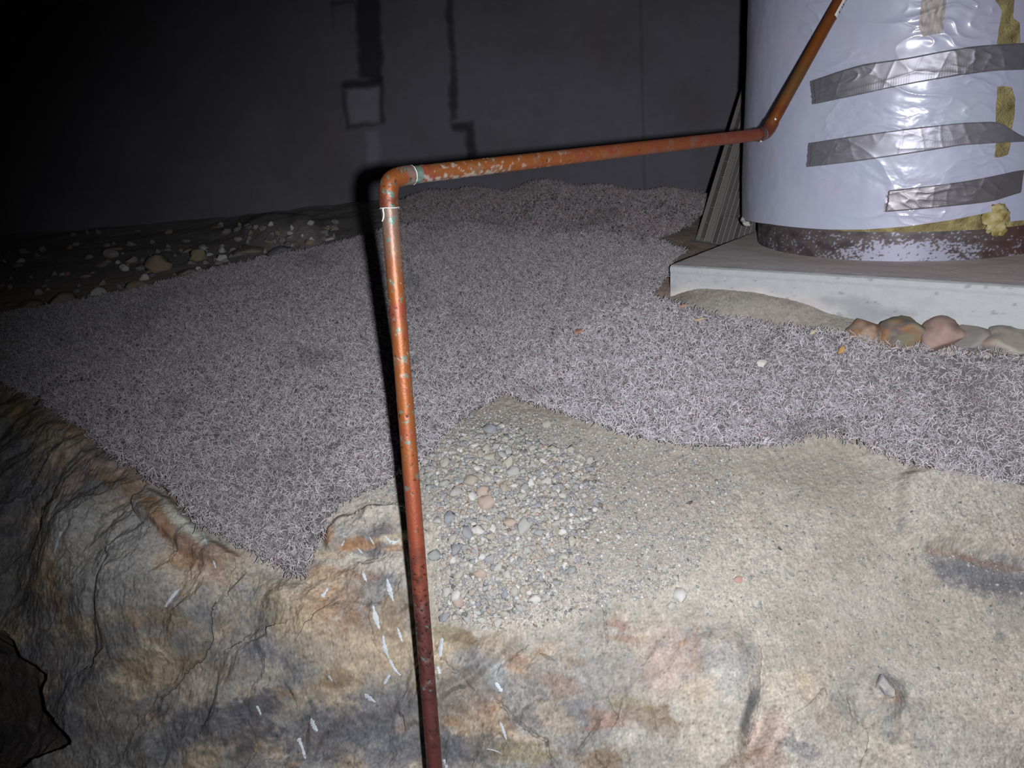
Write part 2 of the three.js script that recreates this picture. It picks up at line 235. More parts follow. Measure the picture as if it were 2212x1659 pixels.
// colour of the ground: what each place is made of
const C = { dirt: lin('#b9b2a4'), dirt2: lin('#aaa293'), pink: lin('#bda596'), buff: lin('#b7a68c'), orange: lin('#a37c58'), rust: lin('#8f6c58'), grey: lin('#8d8a84'), slate: lin('#6b6c70'), dark: lin('#55555a'), pale: lin('#bdbcae'), olive: lin('#8a8062'), brown: lin('#7f6a52'), white: lin('#d6d6d0'), cream: lin('#cfc0a2'), blue: lin('#a4a8a6'), deep: lin('#4a3d3a'), soil: lin('#a09a9b'), lgrey: lin('#aaa8a2') };
const patches = [ // [spot, colour, strength]
  [spot(330, 1040, 120, 60, 30), C.rust, 0.6], [spot(200, 960, 90, 30, 10), C.olive, 0.6], [spot(245, 985, 60, 25, 15), C.slate, 0.7], [spot(160, 925, 60, 14, 12), C.orange, 0.8], [spot(190, 945, 60, 18, 5), C.buff, 0.7],
  [spot(25, 870, 45, 30, 20), C.olive, 0.8], [spot(38, 883, 16, 14), C.orange, 0.9], [spot(60, 905, 60, 40, 40), C.olive, 0.7], [spot(30, 1060, 45, 140, 3), C.slate, 0.8], [spot(90, 1040, 40, 100, 5), C.slate, 0.6],
  [spot(250, 1025, 110, 30, 25), C.pink, 0.5], [spot(150, 1060, 60, 30, -40), C.pink, 0.6], [spot(280, 1060, 110, 22, 25), C.brown, 0.8], [spot(150, 1130, 80, 45, 0), C.lgrey, 0.9], [spot(240, 1190, 150, 110, 20), C.lgrey, 0.9], [spot(280, 1280, 150, 70, 10), C.lgrey, 0.7],
  [spot(355, 1120, 70, 22, 55), C.orange, 0.9], [spot(345, 1115, 25, 14, 30), C.olive, 0.8], [spot(410, 1140, 80, 16, 45), C.pale, 1.0], [spot(330, 1068, 24, 20), C.blue, 0.7], [spot(430, 1205, 70, 26, 35), C.rust, 0.8], [spot(400, 1220, 30, 20), C.orange, 0.6],
  [spot(460, 1180, 50, 14, 35), C.pale, 0.8], [spot(495, 1200, 30, 12, 10), C.rust, 0.8], [spot(450, 1255, 50, 24), C.pink, 0.5], [spot(560, 1250, 65, 28, 15), C.dirt2, 0.9], [spot(500, 1300, 40, 24), C.dirt2, 0.7], [spot(610, 1290, 60, 18, 25), C.buff, 0.8],
  [spot(360, 1340, 60, 40), C.brown, 0.7], [spot(310, 1345, 14, 24), C.orange, 0.5], [spot(380, 1345, 40, 16), C.olive, 0.6], [spot(300, 1290, 120, 40), C.grey, 0.6], [spot(150, 1420, 110, 60, 20), C.slate, 0.8], [spot(220, 1540, 130, 80), C.slate, 0.7], [spot(260, 1350, 120, 14, -8), C.buff, 0.4], [spot(60, 1310, 60, 30, 40), C.slate, 0.7],
  [spot(430, 1450, 90, 50), C.brown, 0.6], [spot(440, 1480, 60, 40), C.dirt2, 0.8], [spot(500, 1395, 60, 30, -30), C.grey, 0.8], [spot(600, 1450, 40, 50), C.dirt2, 0.8], [spot(470, 1570, 130, 60), C.dark, 0.9], [spot(560, 1530, 60, 34, -20), C.dark, 1.0], [spot(570, 1410, 40, 22, 20), C.slate, 0.8], [spot(640, 1430, 40, 26), C.slate, 0.8], [spot(690, 1600, 100, 60), C.dark, 0.8], [spot(760, 1560, 110, 50, 8), C.slate, 0.8],
  [spot(620, 1340, 80, 40, 25), C.olive, 0.5], [spot(680, 1400, 80, 50, 30), C.buff, 0.6], [spot(730, 1320, 70, 60, 40), C.orange, 0.55], [spot(770, 1240, 60, 20, 10), C.rust, 0.5], [spot(700, 1240, 40, 26), C.orange, 0.5], [spot(840, 1400, 50, 80, 10), C.buff, 0.6], [spot(860, 1330, 30, 60), C.brown, 0.6],
  [spot(780, 1215, 90, 24, 6), C.dirt, 0.9], [spot(870, 1220, 40, 60), C.dirt, 0.9], [spot(790, 1120, 90, 26, -4), C.dirt, 1.0], [spot(712, 1160, 18, 28), C.orange, 0.8], [spot(775, 1180, 60, 10, -9), C.orange, 1.0], [spot(750, 1158, 22, 12), C.white, 0.4], [spot(850, 1170, 40, 7, 0), C.cream, 0.9], [spot(850, 1188, 40, 8, -3), C.orange, 0.7], [spot(705, 1200, 40, 10, 5), C.buff, 0.9],
  [spot(985, 1380, 50, 26, 25), C.olive, 0.8], [spot(1010, 1385, 30, 16, 25), C.brown, 0.7], [spot(1065, 1400, 34, 40), C.buff, 0.6], [spot(1075, 1450, 26, 40, 5), C.blue, 0.8], [spot(1120, 1430, 40, 20, 30), C.rust, 0.6], [spot(1130, 1455, 50, 10, 20), C.orange, 0.6], [spot(1010, 1520, 70, 60), C.brown, 0.5], [spot(1070, 1560, 60, 30, 40), C.rust, 0.4], [spot(1040, 1620, 90, 40), C.dark, 0.8], [spot(900, 1620, 140, 40), C.slate, 0.7], [spot(1130, 1630, 70, 30), C.olive, 0.7], [spot(1160, 1480, 60, 50, 30), C.grey, 0.6],
  [spot(1210, 1480, 50, 30, 10), C.rust, 0.5], [spot(1190, 1540, 60, 30, 40), C.buff, 0.6], [spot(1345, 1352, 34, 14, 20), C.rust, 0.9], [spot(1345, 1378, 34, 10, 5), C.rust, 1.0], [spot(1340, 1330, 30, 12, 10), C.buff, 0.5], [spot(1440, 1400, 70, 50), C.pink, 0.6], [spot(1470, 1395, 12, 9), C.orange, 1], [spot(1425, 1395, 18, 10, 40), C.slate, 0.8], [spot(1455, 1410, 9, 16), C.slate, 0.8], [spot(1510, 1420, 26, 20), C.rust, 0.5], [spot(1500, 1370, 8, 30), C.rust, 0.4], [spot(1440, 1450, 60, 50, 40), C.pink, 0.8], [spot(1470, 1468, 20, 10, 30), C.slate, 0.5], [spot(1490, 1500, 46, 34), C.buff, 0.8],
  [spot(1360, 1520, 60, 18, 15), C.olive, 0.9], [spot(1400, 1550, 80, 20, 15), C.brown, 0.9], [spot(1310, 1550, 50, 18, 20), C.rust, 0.6], [spot(1430, 1575, 50, 30), C.brown, 0.7], [spot(1300, 1570, 40, 10, -5), C.rust, 0.7], [spot(1290, 1640, 60, 30), C.brown, 0.9], [spot(1350, 1600, 50, 20), C.pale, 0.6], [spot(1420, 1630, 60, 40), C.grey, 0.5],
  [spot(1590, 1390, 60, 22, 15), C.blue, 0.4], [spot(1555, 1440, 50, 60), C.blue, 0.7], [spot(1560, 1385, 40, 14, -20), C.buff, 0.5], [spot(1600, 1500, 60, 100), C.blue, 0.35], [spot(1622, 1520, 14, 26, 20), C.slate, 0.9], [spot(1620, 1565, 22, 24, -30), C.slate, 1], [spot(1660, 1590, 60, 36, -60), C.pink, 1], [spot(1640, 1640, 60, 40), C.rust, 0.7], [spot(1730, 1620, 50, 16, 25), C.slate, 0.9], [spot(1600, 1640, 60, 14, -25), C.brown, 0.7], [spot(1740, 1395, 30, 16, 20), C.dirt2, 0.8], [spot(1800, 1400, 40, 14), C.buff, 0.4],
  [spot(1820, 1490, 40, 30), C.grey, 0.5], [spot(1905, 1480, 26, 34), C.grey, 1], [spot(1925, 1512, 20, 20), C.orange, 0.7], [spot(1790, 1560, 30, 40), C.rust, 0.4], [spot(1950, 1540, 40, 40), C.slate, 0.35], [spot(1960, 1600, 60, 16, 10), C.slate, 0.5], [spot(1930, 1590, 30, 14), C.slate, 0.4], [spot(1830, 1560, 20, 60, 10), C.olive, 0.3],
  [spot(2130, 1240, 130, 44, 10), C.slate, 1.3], [spot(2060, 1200, 60, 10, 8), C.rust, 0.7], [spot(2150, 1222, 70, 10, 12), C.rust, 0.7], [spot(2060, 1225, 70, 22, 12), C.slate, 0.7], [spot(2180, 1280, 80, 30, 10), C.dark, 0.7], [spot(2190, 1330, 60, 40), C.grey, 0.7], [spot(2160, 1375, 16, 14), C.dark, 0.7], [spot(1942, 1140, 7, 20, 25), C.slate, 0.9], [spot(2190, 1185, 40, 20, 20), C.pink, 0.7],
  [spot(1410, 615, 70, 50, -20), C.pink, 1.5], [spot(1510, 545, 110, 50, -20), C.pink, 1.5], [spot(1490, 530, 30, 10, -20), C.rust, 0.7], [spot(1600, 665, 200, 30, 8), C.dirt, 1.2], [spot(655, 500, 26, 30, 0), C.dirt2, 1.0], [spot(590, 545, 40, 8, -5), C.buff, 0.8],
];
const gravelArea = outline([890, 990], [960, 930], [1050, 885], [1150, 890], [1300, 940], [1430, 965], [1580, 990], [1620, 1060], [1560, 1150], [1500, 1230], [1420, 1290], [1330, 1300], [1240, 1340], [1100, 1365], [960, 1345], [930, 1280], [950, 1150], [900, 1120], [780, 1080], [830, 1040]);
const gravelCore = outline([900, 1000], [970, 950], [1080, 925], [1200, 960], [1290, 1000], [1300, 1100], [1250, 1200], [1200, 1290], [1060, 1350], [960, 1330], [960, 1200], [940, 1090]);
const dustBand = outline([0, 480], [840, 440], [840, 520], [640, 560], [440, 600], [250, 640], [0, 690], [-600, 760], [-600, 480]);
function groundColor(x, s, rk) {
  const n0 = base(x, s), a = fbm(x * 5, s * 5, 3 + n0 * 5, 4), b = fbm(x * 23, s * 23, 7 + n0 * 23, 4), c = fbm(x * 90, s * 90, 2 + n0 * 90, 3), out = [...C.dirt];
  blend(out, C.dirt2, sst(-0.25, 0.3, a + 0.5 * b)); blend(out, C.pink, 0.35 * sst(0.05, 0.4, fbm(x * 7, s * 7, 15, 3)));
  if (rk > 0.01) {
    const rc = [...C.grey], f = fbm(x * 8 + s * 3, s * 11, 21 + n0 * 8, 4), g = fbm(x * 16 + s * 5, s * 26, 33 + n0 * 16, 4);
    blend(rc, C.buff, sst(-0.1, 0.3, f)); blend(rc, C.brown, 0.7 * sst(0.1, 0.35, g)); blend(rc, C.slate, 0.8 * sst(0.05, 0.4, -f + 0.3 * g)); blend(rc, C.orange, 0.5 * sst(0.18, 0.42, fbm(x * 20, s * 28, 51 + n0 * 20, 3)));
    blend(out, rc, rk * (1 - 0.8 * dusty(x, s)));
  }
  const wob = 0.45 * b + 0.35 * c + 0.2 * fbm(x * 48, s * 48, 66, 2);
  for (const [e, col, k] of patches) { const d = e(x, s); if (d < 1.6) blend(out, col, k * (x > 0.12 ? 0.62 : 0.88) * (1 - sst(0.55, 1.25, d + 1.7 * wob))); }
  if (rk > 0.3) { const v = ridge(x * 40 + s * 12, s * 70, 12) * rk; if (v > 0.86) blend(out, C.white, 0.1 * sst(0.86, 0.97, v)); const w = fbm(x * 130, s * 130, 77, 2); blend(out, C.deep, 0.35 * sst(0.2, 0.45, w)); }
  const gd = sd(x, s, gravelArea, 0.02); if (gd > -0.02) blend(out, C.grey, 0.35 * sst(-0.01, 0.05, gd));
  const sp = nz(x * 260, s * 260, 3), sq = nz(x * 420, s * 420, 9); const m = 1 + (0.2 + 0.25 * rk) * c + (0.12 + 0.1 * rk) * sp + 0.10 * b * rk + (sq > 0.5 ? 0.22 : 0) - (sp < -0.5 ? 0.25 : 0);
  if (s < -1.45) blend(out, C.soil, sst(-1.45, -1.7, s) * 0.7 * sst(0.25, 0.0, x));
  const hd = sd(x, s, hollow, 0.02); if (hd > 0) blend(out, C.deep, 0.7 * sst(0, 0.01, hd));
  return out.map(v => clamp(v * m, 0.01, 0.9));
}

// ---------------------------------------------------------------- the setting
const matGround = new THREE.MeshStandardMaterial({ vertexColors: true, roughness: 0.95, map: speckTex, bumpMap: gritTex, bumpScale: 0.0012 });
{
  const xs = [], ss = [];
  for (let x = -3.3; x < -1.12; x += 0.03) xs.push(x);
  for (let x = -1.12; x < -0.95; x += 0.004) xs.push(x);
  for (let x = -0.95; x < 0.88; x += 0.00165) xs.push(x);
  for (let x = 0.88; x < 0.98; x += 0.004) xs.push(x);
  for (let x = 0.98; x < 2.75; x += 0.03) xs.push(x);
  for (let s = -2.62; s < -1.6; s += 0.012) ss.push(s);
  for (let s = -1.6; s < -0.86; s += 0.005) ss.push(s);
  for (let s = -0.86; s < -0.62; s += 0.003) ss.push(s);
  for (let s = -0.62; s < -0.10; s += 0.00165) ss.push(s);
  for (let s = -0.10; s < -0.06; s += 0.004) ss.push(s);
  for (let s = -0.06; s < 0.26; s += 0.01) ss.push(s);
  const nx = xs.length, ns = ss.length, pos = new Float32Array(nx * ns * 3), col = new Float32Array(nx * ns * 3), uv = new Float32Array(nx * ns * 2), rock = new Uint8Array(nx * ns);
  for (let j = 0; j < ns; j++) for (let i = 0; i < nx; i++) {
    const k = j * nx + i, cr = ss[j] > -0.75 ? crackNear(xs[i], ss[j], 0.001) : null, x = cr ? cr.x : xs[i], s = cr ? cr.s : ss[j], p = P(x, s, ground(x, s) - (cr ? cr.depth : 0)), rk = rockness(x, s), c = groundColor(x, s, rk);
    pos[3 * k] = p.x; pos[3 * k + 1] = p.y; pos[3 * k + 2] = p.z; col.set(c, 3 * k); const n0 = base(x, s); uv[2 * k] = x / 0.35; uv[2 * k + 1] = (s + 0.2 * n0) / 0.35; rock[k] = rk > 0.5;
  }
  const all = gridIndex(nx, ns), whole = geoFrom(pos, all, col, uv), parts = [[], []];
  for (let t = 0; t < all.length; t += 3) parts[rock[all[t]]].push(all[t], all[t + 1], all[t + 2]);
  const cut = idx => { // only the vertices that are used, with the normals of the whole
    const map = new Int32Array(nx * ns).fill(-1), g = new THREE.BufferGeometry(); let n = 0; const ix = new Uint32Array(idx.length), src = [];
    for (let t = 0; t < idx.length; t++) { if (map[idx[t]] < 0) { map[idx[t]] = n++; src.push(idx[t]); } ix[t] = map[idx[t]]; }
    for (const [name, w] of [['position', 3], ['normal', 3], ['color', 3], ['uv', 2]]) { const a = whole.attributes[name].array, o = new Float32Array(n * w); for (let q = 0; q < n; q++) for (let r = 0; r < w; r++) o[q * w + r] = a[src[q] * w + r]; g.setAttribute(name, new THREE.BufferAttribute(o, w)); }
    g.setIndex(new THREE.BufferAttribute(ix, 1)); return g;
  };
  tag(mesh('floor', cut(parts[0]), matGround), 'bare dusty earth slope under the carpet and round the concrete pad', null, null, 'structure');
  tag(mesh('rock_ledge', cut(parts[1]), matGround), 'cracked grey and tan rock ledge at the front of the crawl space', null, null, 'structure');
}
const surf = (px, py) => hitWith(ground, px, py);

// concrete back wall with recessed seams and dark stains
const WALL_P = at(850, 440, 3.02), WALL_N = new THREE.Vector3(0.07, 0, 1).normalize(), WALL_T = new THREE.Vector3(WALL_N.z, 0, -WALL_N.x);
{
  const onW = (px, py) => { const p = onPlane(px, py, WALL_P, WALL_N); return [p.clone().sub(WALL_P).dot(WALL_T), p.y]; };
  const poly = (...pts) => { const q = pts.map(a => onW(...a)); return Object.assign(q, { x0: Math.min(...q.map(a => a[0])), x1: Math.max(...q.map(a => a[0])), s0: Math.min(...q.map(a => a[1])), s1: Math.max(...q.map(a => a[1])) }); };
  const band = poly([764, -260], [818, -260], [820, 60], [826, 130], [820, 170], [776, 168], [770, 60]);
  const patch = poly([738, 178], [780, 172], [826, 166], [828, 264], [750, 278], [742, 230]);
  const patchIn = poly([747, 196], [780, 190], [818, 190], [818, 262], [756, 268], [750, 230]);
  const seam = poly([962, -260], [974, -260], [977, 40], [982, 120], [986, 200], [986, 255], [974, 262], [972, 200], [976, 120], [966, 40]);
  const foot = poly([976, 268], [1022, 264], [1028, 340], [1010, 345], [1006, 285], [978, 280]);
  const strip = poly([792, 285], [818, 282], [822, 372], [794, 376]);
  const lineA = poly([714, -50], [716, -50], [721, 60], [718, 60]), lineB = poly([716, 4], [764, -2], [764, 6], [716, 11]), lineC = poly([1380, -200], [1383, -200], [1396, 420], [1392, 420]);
  const xs = [], ys = [];
  for (let x = -3.4; x < -0.75; x += 0.05) xs.push(x); for (let x = -0.75; x < 1.35; x += 0.005) xs.push(x); for (let x = 1.35; x < 3.0; x += 0.05) xs.push(x);
  for (let y = 0.5; y < 0.9; y += 0.04) ys.push(y); for (let y = 0.9; y < 1.9; y += 0.005) ys.push(y); for (let y = 1.9; y <= 2.52; y += 0.04) ys.push(y);
  const pos = [], col = [], uv = [];
  const grey = lin('#6c6b72'), grey2 = lin('#646268'), dark = lin('#302b2e'), pale = lin('#85858c'), tan = lin('#6a615e');
  for (const y of ys) for (const x of xs) {
    const w = 0.010 * fbm(x * 22, y * 22, 3, 3), b = fbm(x * 3, y * 3, 4, 4), f = fbm(x * 30, y * 30, 5, 3), c = [...grey]; let dep = 0.0015 * fbm(x * 14, y * 30, 6, 3);
    blend(c, grey2, sst(-0.2, 0.3, b)); blend(c, tan, 0.5 * sst(0.1, 0.4, fbm(x * 5, y * 2, 9, 3)));
    const k = q => sst(-0.012, 0.010, sd(x, y, q, 0.03) + 1.3 * w);
    const v = k(band); blend(c, dark, 0.92 * v); dep += 0.012 * v;
    const pa = k(patch), pi = k(patchIn); blend(c, dark, 0.9 * pa * (1 - pi)); blend(c, pale, pi * 0.8); dep += 0.008 * pa * (1 - pi);
    const se = k(seam); blend(c, dark, 0.85 * se); dep += 0.012 * se; const fo = k(foot); blend(c, dark, 0.9 * fo); dep += 0.01 * fo;
    blend(c, pale, 0.7 * k(strip)); for (const [q, a] of [[lineA, 0.5], [lineB, 0.6], [lineC, 0.25]]) { const e = sst(-0.006, 0.004, sd(x, y, q, 0.03)); blend(c, dark, a * e); dep += 0.004 * e; }
    const m = 1 + 0.12 * f + 0.05 * nz(x * 2, y * 90, 3), p = WALL_P.clone().addScaledVector(WALL_T, x).addScaledVector(WALL_N, -dep);
    pos.push(p.x, y, p.z); col.push(...c.map(q => q * m)); uv.push(x / 0.5, y / 0.5);
  }
  const front = geoFrom(pos, gridIndex(xs.length, ys.length, true), col, uv);
  const backing = new THREE.BoxGeometry(6.6, 2.52, 0.2); backing.translate(0, 1.26, -0.125);
  backing.applyMatrix4(new THREE.Matrix4().makeBasis(WALL_T, UP, WALL_N)); backing.translate(WALL_P.x - 0.2, 0, WALL_P.z);
  backing.setAttribute('color', new THREE.BufferAttribute(new Float32Array(backing.attributes.position.count * 3).fill(0.2), 3));
  const m = new THREE.MeshStandardMaterial({ vertexColors: true, roughness: 0.93, bumpMap: gritTex, bumpScale: 0.001 });
  tag(mesh('wall_back', mergeGeometries([front, backing]), m), 'grey concrete back wall with dark vertical stains and a repair patch', null, null, 'structure');
  const dull = new THREE.MeshStandardMaterial({ color: new THREE.Color().setRGB(0.14, 0.13, 0.13), roughness: 0.95, bumpMap: gritTex, bumpScale: 0.001 });
  const box = (name, w, h, d, x, y, z) => { const g = new THREE.BoxGeometry(w, h, d); g.translate(x, y, z); tag(mesh(name, g, dull), null, null, null, 'structure'); };
  box('wall_left', 0.2, 2.5, 5, -3.2, 1.25, -0.9); box('wall_right', 0.2, 2.5, 5, 2.7, 1.25, -0.9); box('wall_front', 6.1, 2.5, 0.2, -0.25, 1.25, 1.55);
  const wood = new THREE.MeshStandardMaterial({ color: new THREE.Color().setRGB(0.16, 0.11, 0.07), roughness: 0.9 });
  const g = new THREE.BoxGeometry(6.3, 0.15, 5.2); g.translate(-0.25, 2.575, -0.95); tag(mesh('ceiling', g, wood), null, null, null, 'structure');
  const g2 = new THREE.BoxGeometry(6.1, 0.15, 2.7); g2.translate(-0.25, -0.075, 0.3); tag(mesh('floor', g2, dull), 'earth floor of the pit in front of the ledge', null, null, 'structure');
}

// ---------------------------------------------------------------- concrete pad
{
  const L = 1.35, B = 0.95, T = 0.115, pos = [], col = [], uv = [], nU = 271, add = [], pale = lin('#adafad'), dusty2 = lin('#d0c4bd'), grey = lin('#8e9192');
  const idx = [];
  function sheet(nu, nv, fn, colr, flip) { const o = pos.length / 3; for (let j = 0; j < nv; j++) for (let i = 0; i < nu; i++) { const [p, u, v] = fn(i / (nu - 1), j / (nv - 1)); pos.push(p.x, p.y, p.z); col.push(...colr(u, v)); uv.push(u / 0.35, v / 0.35); } for (const k of gridIndex(nu, nv, flip)) idx.push(o + k); }
  const W3 = (a, b, h) => PC.clone().addScaledVector(PE1, a).addScaledVector(PE2, b).addScaledVector(UP, h);
  const lip = a => 0.0016 * fbm(a * 40, 1, 1, 3), low = a => 0.012 * fbm(a * 18, 4, 2, 3);
  sheet(nU, 190, (a, b) => [W3(a * L, b * B, b < 0.004 ? -0.003 + lip(a * L) : 0.0012 * fbm(a * 16, b * 16, 2, 3)), a * L, b * B], (u, v) => { const c = [...dusty2], n = fbm(u * 20, v * 20, 3, 4); blend(c, pale, 0.25 * sst(0.1, 0.4, n)); const e = sst(0.018, 0.004, v + 0.018 * fbm(u * 30, 2, 5, 3)); blend(c, pale, e); const m = 1 + 0.2 * fbm(u * 120, v * 120, 4, 2); return c.map(q => q * m); });
  sheet(nU, 60, (a, b) => [W3(a * L, -0.004 * Math.sin(Math.PI * clamp(b * 8)) * 0.5 + 0.003 * fbm(a * 22, b * 4, 7, 3) * b - 0.0, -0.003 + lip(a * L) - b * T + (b > 0.5 ? low(a * L) * (b - 0.5) * 2 : 0)), a * L, b * T], (u, v) => { const c = [...pale], n = fbm(u * 10, v * 22, 8, 4); blend(c, grey, 0.8 * sst(0.0, 0.35, n + 4 * (v - 0.055))); blend(c, dusty2, 0.8 * sst(0.025, 0.06, v + 0.03 * fbm(u * 14, v * 14, 9, 3)) * sst(0.42, 0.2, u)); const h = fbm(u * 70, v * 70, 14, 2); if (h > 0.3) blend(c, C.slate, 0.5); const m = 1 + 0.12 * fbm(u * 60, v * 60, 4, 3); return c.map(q => q * m); }, true);
  sheet(60, 30, (a, b) => [W3(0.003 * fbm(a * 22, b * 4, 17, 3) * b, a * B, -0.002 - b * T), a * B, b * T], (u, v) => grey);
  sheet(2, 30, (a, b) => [W3(L, a * B, -0.002 - b * T), a * B, b * T], () => grey, true);
  sheet(30, 2, (a, b) => [W3(a * L, B, -0.002 - b * T), a * L, b * T], () => grey);
  const m = new THREE.MeshStandardMaterial({ vertexColors: true, roughness: 0.92, bumpMap: gritTex, bumpScale: 0.0008 });
  tag(mesh('concrete_pad', geoFrom(pos, idx, col, uv), m), 'pale square concrete pad carrying the water heater', 'pad');
}

// ---------------------------------------------------------------- carpets
const carpetMat = new THREE.MeshStandardMaterial({ vertexColors: true, roughness: 1, bumpMap: gritTex, bumpScale: 0.001 });
const pileMat = new THREE.MeshStandardMaterial({ color: 0xffffff, roughness: 0.95 });
const pileGeos = [0, 1, 2].map(k => { // a bent tuft of yarn
  const bend = [0.9, 1.6, 2.4][k], pts = []; let a = 0.25, x = 0, y = 0; const n = 4, L = 0.0125;
  for (let i = 0; i <= n; i++) { pts.push(new THREE.Vector3(x, y, 0.0012 * Math.sin(i * 1.3 + k))); x += Math.sin(a) * L / n; y += Math.cos(a) * L / n; a += bend / n; }
  return new THREE.TubeGeometry(new THREE.CatmullRomCurve3(pts), 4, 0.0006, 4, false);
});
function carpet(label, area, lift, spacing, tints, parts, scale = 1) {
  const g = thing('carpet', label, 'carpet'), T = 0.008, step = 0.006;
  const top = (x, s) => ground2(x, s) + lift(x, s) + T;
  const nx = Math.ceil((area.x1 - area.x0) / step) + 3, ns = Math.ceil((area.s1 - area.s0) / step) + 3, id = new Map(), pos = [], col = [], uv = [], idx = [], count = new Map();
  const vert = (i, j, low) => { const key = (j * nx + i) * 2 + low; if (!id.has(key)) { const x = area.x0 + (i - 1) * step, s = area.s0 + (j - 1) * step, p = P(x, s, top(x, s) - (low ? T * 0.9 : 0)); id.set(key, pos.length / 3); pos.push(p.x, p.y, p.z); const m = 1 + 0.3 * fbm(x * 9, s * 9, 4, 3); col.push(0.115 * m, 0.105 * m, 0.105 * m); uv.push(x / 0.2, s / 0.2); } return id.get(key); };
  const inCell = new Map(), inside = (i, j) => { const key = j * nx + i; if (!inCell.has(key)) { const x = area.x0 + (i - 0.5) * step, s = area.s0 + (j - 0.5) * step, u = x + 0.005 * nz(x * 40, s * 40, 1), v = s + 0.005 * nz(x * 40, s * 40, 8); inCell.set(key, [[0.006, 0.006], [-0.006, 0.006], [0.006, -0.006], [-0.006, -0.006]].every(([a, b]) => inPoly(u + a, v + b, area))); } return inCell.get(key); };
  for (let j = 0; j < ns - 1; j++) for (let i = 0; i < nx - 1; i++) if (inside(i, j)) {
    const a = vert(i, j, 0), b = vert(i + 1, j, 0), c = vert(i, j + 1, 0), d = vert(i + 1, j + 1, 0); idx.push(a, c, b, b, c, d);
    const a2 = vert(i, j, 1), b2 = vert(i + 1, j, 1), c2 = vert(i, j + 1, 1), d2 = vert(i + 1, j + 1, 1); idx.push(a2, b2, c2, b2, d2, c2);
    if (!inside(i - 1, j)) idx.push(a, a2, c, c, a2, c2); if (!inside(i + 1, j)) idx.push(b, d, b2, d, d2, b2); if (!inside(i, j - 1)) idx.push(a, b, a2, b, b2, a2); if (!inside(i, j + 1)) idx.push(c, c2, d, d, c2, d2);
  }
  mesh('backing', geoFrom(pos, idx, col, uv), carpetMat, g);
  const spots = [[], [], []], w = area.x1 - area.x0, h = area.s1 - area.s0, nTry = Math.round(w * h / (spacing * spacing));
  for (let k = 0; k < nTry; k++) { const x = area.x0 + rnd() * w, s = area.s0 + rnd() * h; if (inPoly(x + 0.006 * nz(x * 40, s * 40, 1) + rr(-0.003, 0.003), s + 0.006 * nz(x * 40, s * 40, 8), area)) spots[Math.floor(rnd() * 3)].push([x, s]); }
  const q = new THREE.Quaternion(), m4 = new THREE.Matrix4(), c = new THREE.Color(), yaw = new THREE.Quaternion(), tip = new THREE.Quaternion(), ax = new THREE.Vector3();
  const piles = spots.map((list, k) => {
    const im = new THREE.InstancedMesh(pileGeos[k], pileMat, list.length);
    list.forEach(([x, s], i) => {
      const e = 0.012, t0 = top(x, s), dx = (top(x + e, s) - t0) / e, ds = (top(x, s + e) - t0) / e, n = new THREE.Vector3(-dx, ds * ST + CT, -ds * CT + ST).normalize();
      q.setFromUnitVectors(UP, n); yaw.setFromAxisAngle(UP, rnd() * 6.283); ax.set(rr(-1, 1), 0, rr(-1, 1)).normalize(); tip.setFromAxisAngle(ax, rr(0, 0.75)); q.multiply(tip).multiply(yaw);
      const p = P(x, s, t0 - 0.0015), z = scale * rr(0.75, 1.25); m4.compose(p, q, new THREE.Vector3(z * rr(0.9, 1.2), z, z)); im.setMatrixAt(i, m4);
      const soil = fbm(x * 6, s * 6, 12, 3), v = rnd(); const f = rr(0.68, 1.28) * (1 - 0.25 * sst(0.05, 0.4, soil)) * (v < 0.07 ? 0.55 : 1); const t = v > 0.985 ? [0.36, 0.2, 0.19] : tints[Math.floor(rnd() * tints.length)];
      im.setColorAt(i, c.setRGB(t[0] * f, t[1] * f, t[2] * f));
    });
    im.castShadow = im.receiveShadow = true; im.name = numbered('carpet_pile'); tag(im, null, null, null, 'stuff'); g.add(im); return im;
  });
  return top;
}
// the ground as a laid carpet feels it: without the cracks and the finest grain
function ground2(x, s) { let n = 0; for (const [a, b] of [[0, 0], [0.018, 0], [-0.018, 0], [0, 0.018], [0, -0.018]]) n = Math.max(n === 0 ? -9 : n, gRough(x + a, s + b)); return n; }
function gRough(x, s) {
  let n = base(x, s); for (const [e, a] of bumps) { const d = e(x, s); if (d < 1.5) n += a * (1 - sst(0.25, 1.5, d)); }
  const kd = sd(x, s, knob, 0.05); if (kd > -0.05) n += 0.02 * sst(-0.02, 0.012, kd);
  const wd = sd(x, s, wedge, 0.05); if (wd > -0.05) n += 0.016 * sst(-0.02, 0.008, wd);
  return n + 0.004;
}
const areaA = outlineAt(0.014, [[-160, 700], [0, 685], [150, 662], [300, 632], [450, 592], [600, 560], [740, 530], [850, 500], [1000, 497], [1180, 508], [1340, 521], [1420, 530], [1480, 552], [1450, 572], [1444, 600], [1410, 640], [1330, 670], [1240, 730], [1150, 790], [1092, 850], [1082, 868], [1020, 905], [960, 955], [915, 1000], [880, 1020], [800, 1070], [745, 1105], [720, 1135], [700, 1175], [690, 1195], [660, 1258], [630, 1250], [560, 1208], [520, 1190], [470, 1170], [440, 1150], [400, 1105], [345, 1065], [305, 1030], [235, 980], [180, 932], [120, 892], [60, 855], [0, 828], [-160, 800]]);
const areaB = outlineAt(0.022, [[1090, 850], [1130, 795], [1230, 728], [1330, 662], [1400, 642], [1440, 660], [1520, 680], [1650, 702], [1740, 714], [1840, 729], [1960, 753], [2080, 768], [2212, 780], [2420, 812], [2420, 1110], [2212, 1052], [2120, 1036], [2050, 1022], [1985, 1008], [1950, 998], [1900, 975], [1850, 955], [1790, 940], [1740, 945], [1690, 960], [1640, 968], [1560, 966], [1480, 965], [1400, 952], [1330, 938], [1290, 920], [1230, 905], [1190, 890], [1150, 880], [1110, 868]]);
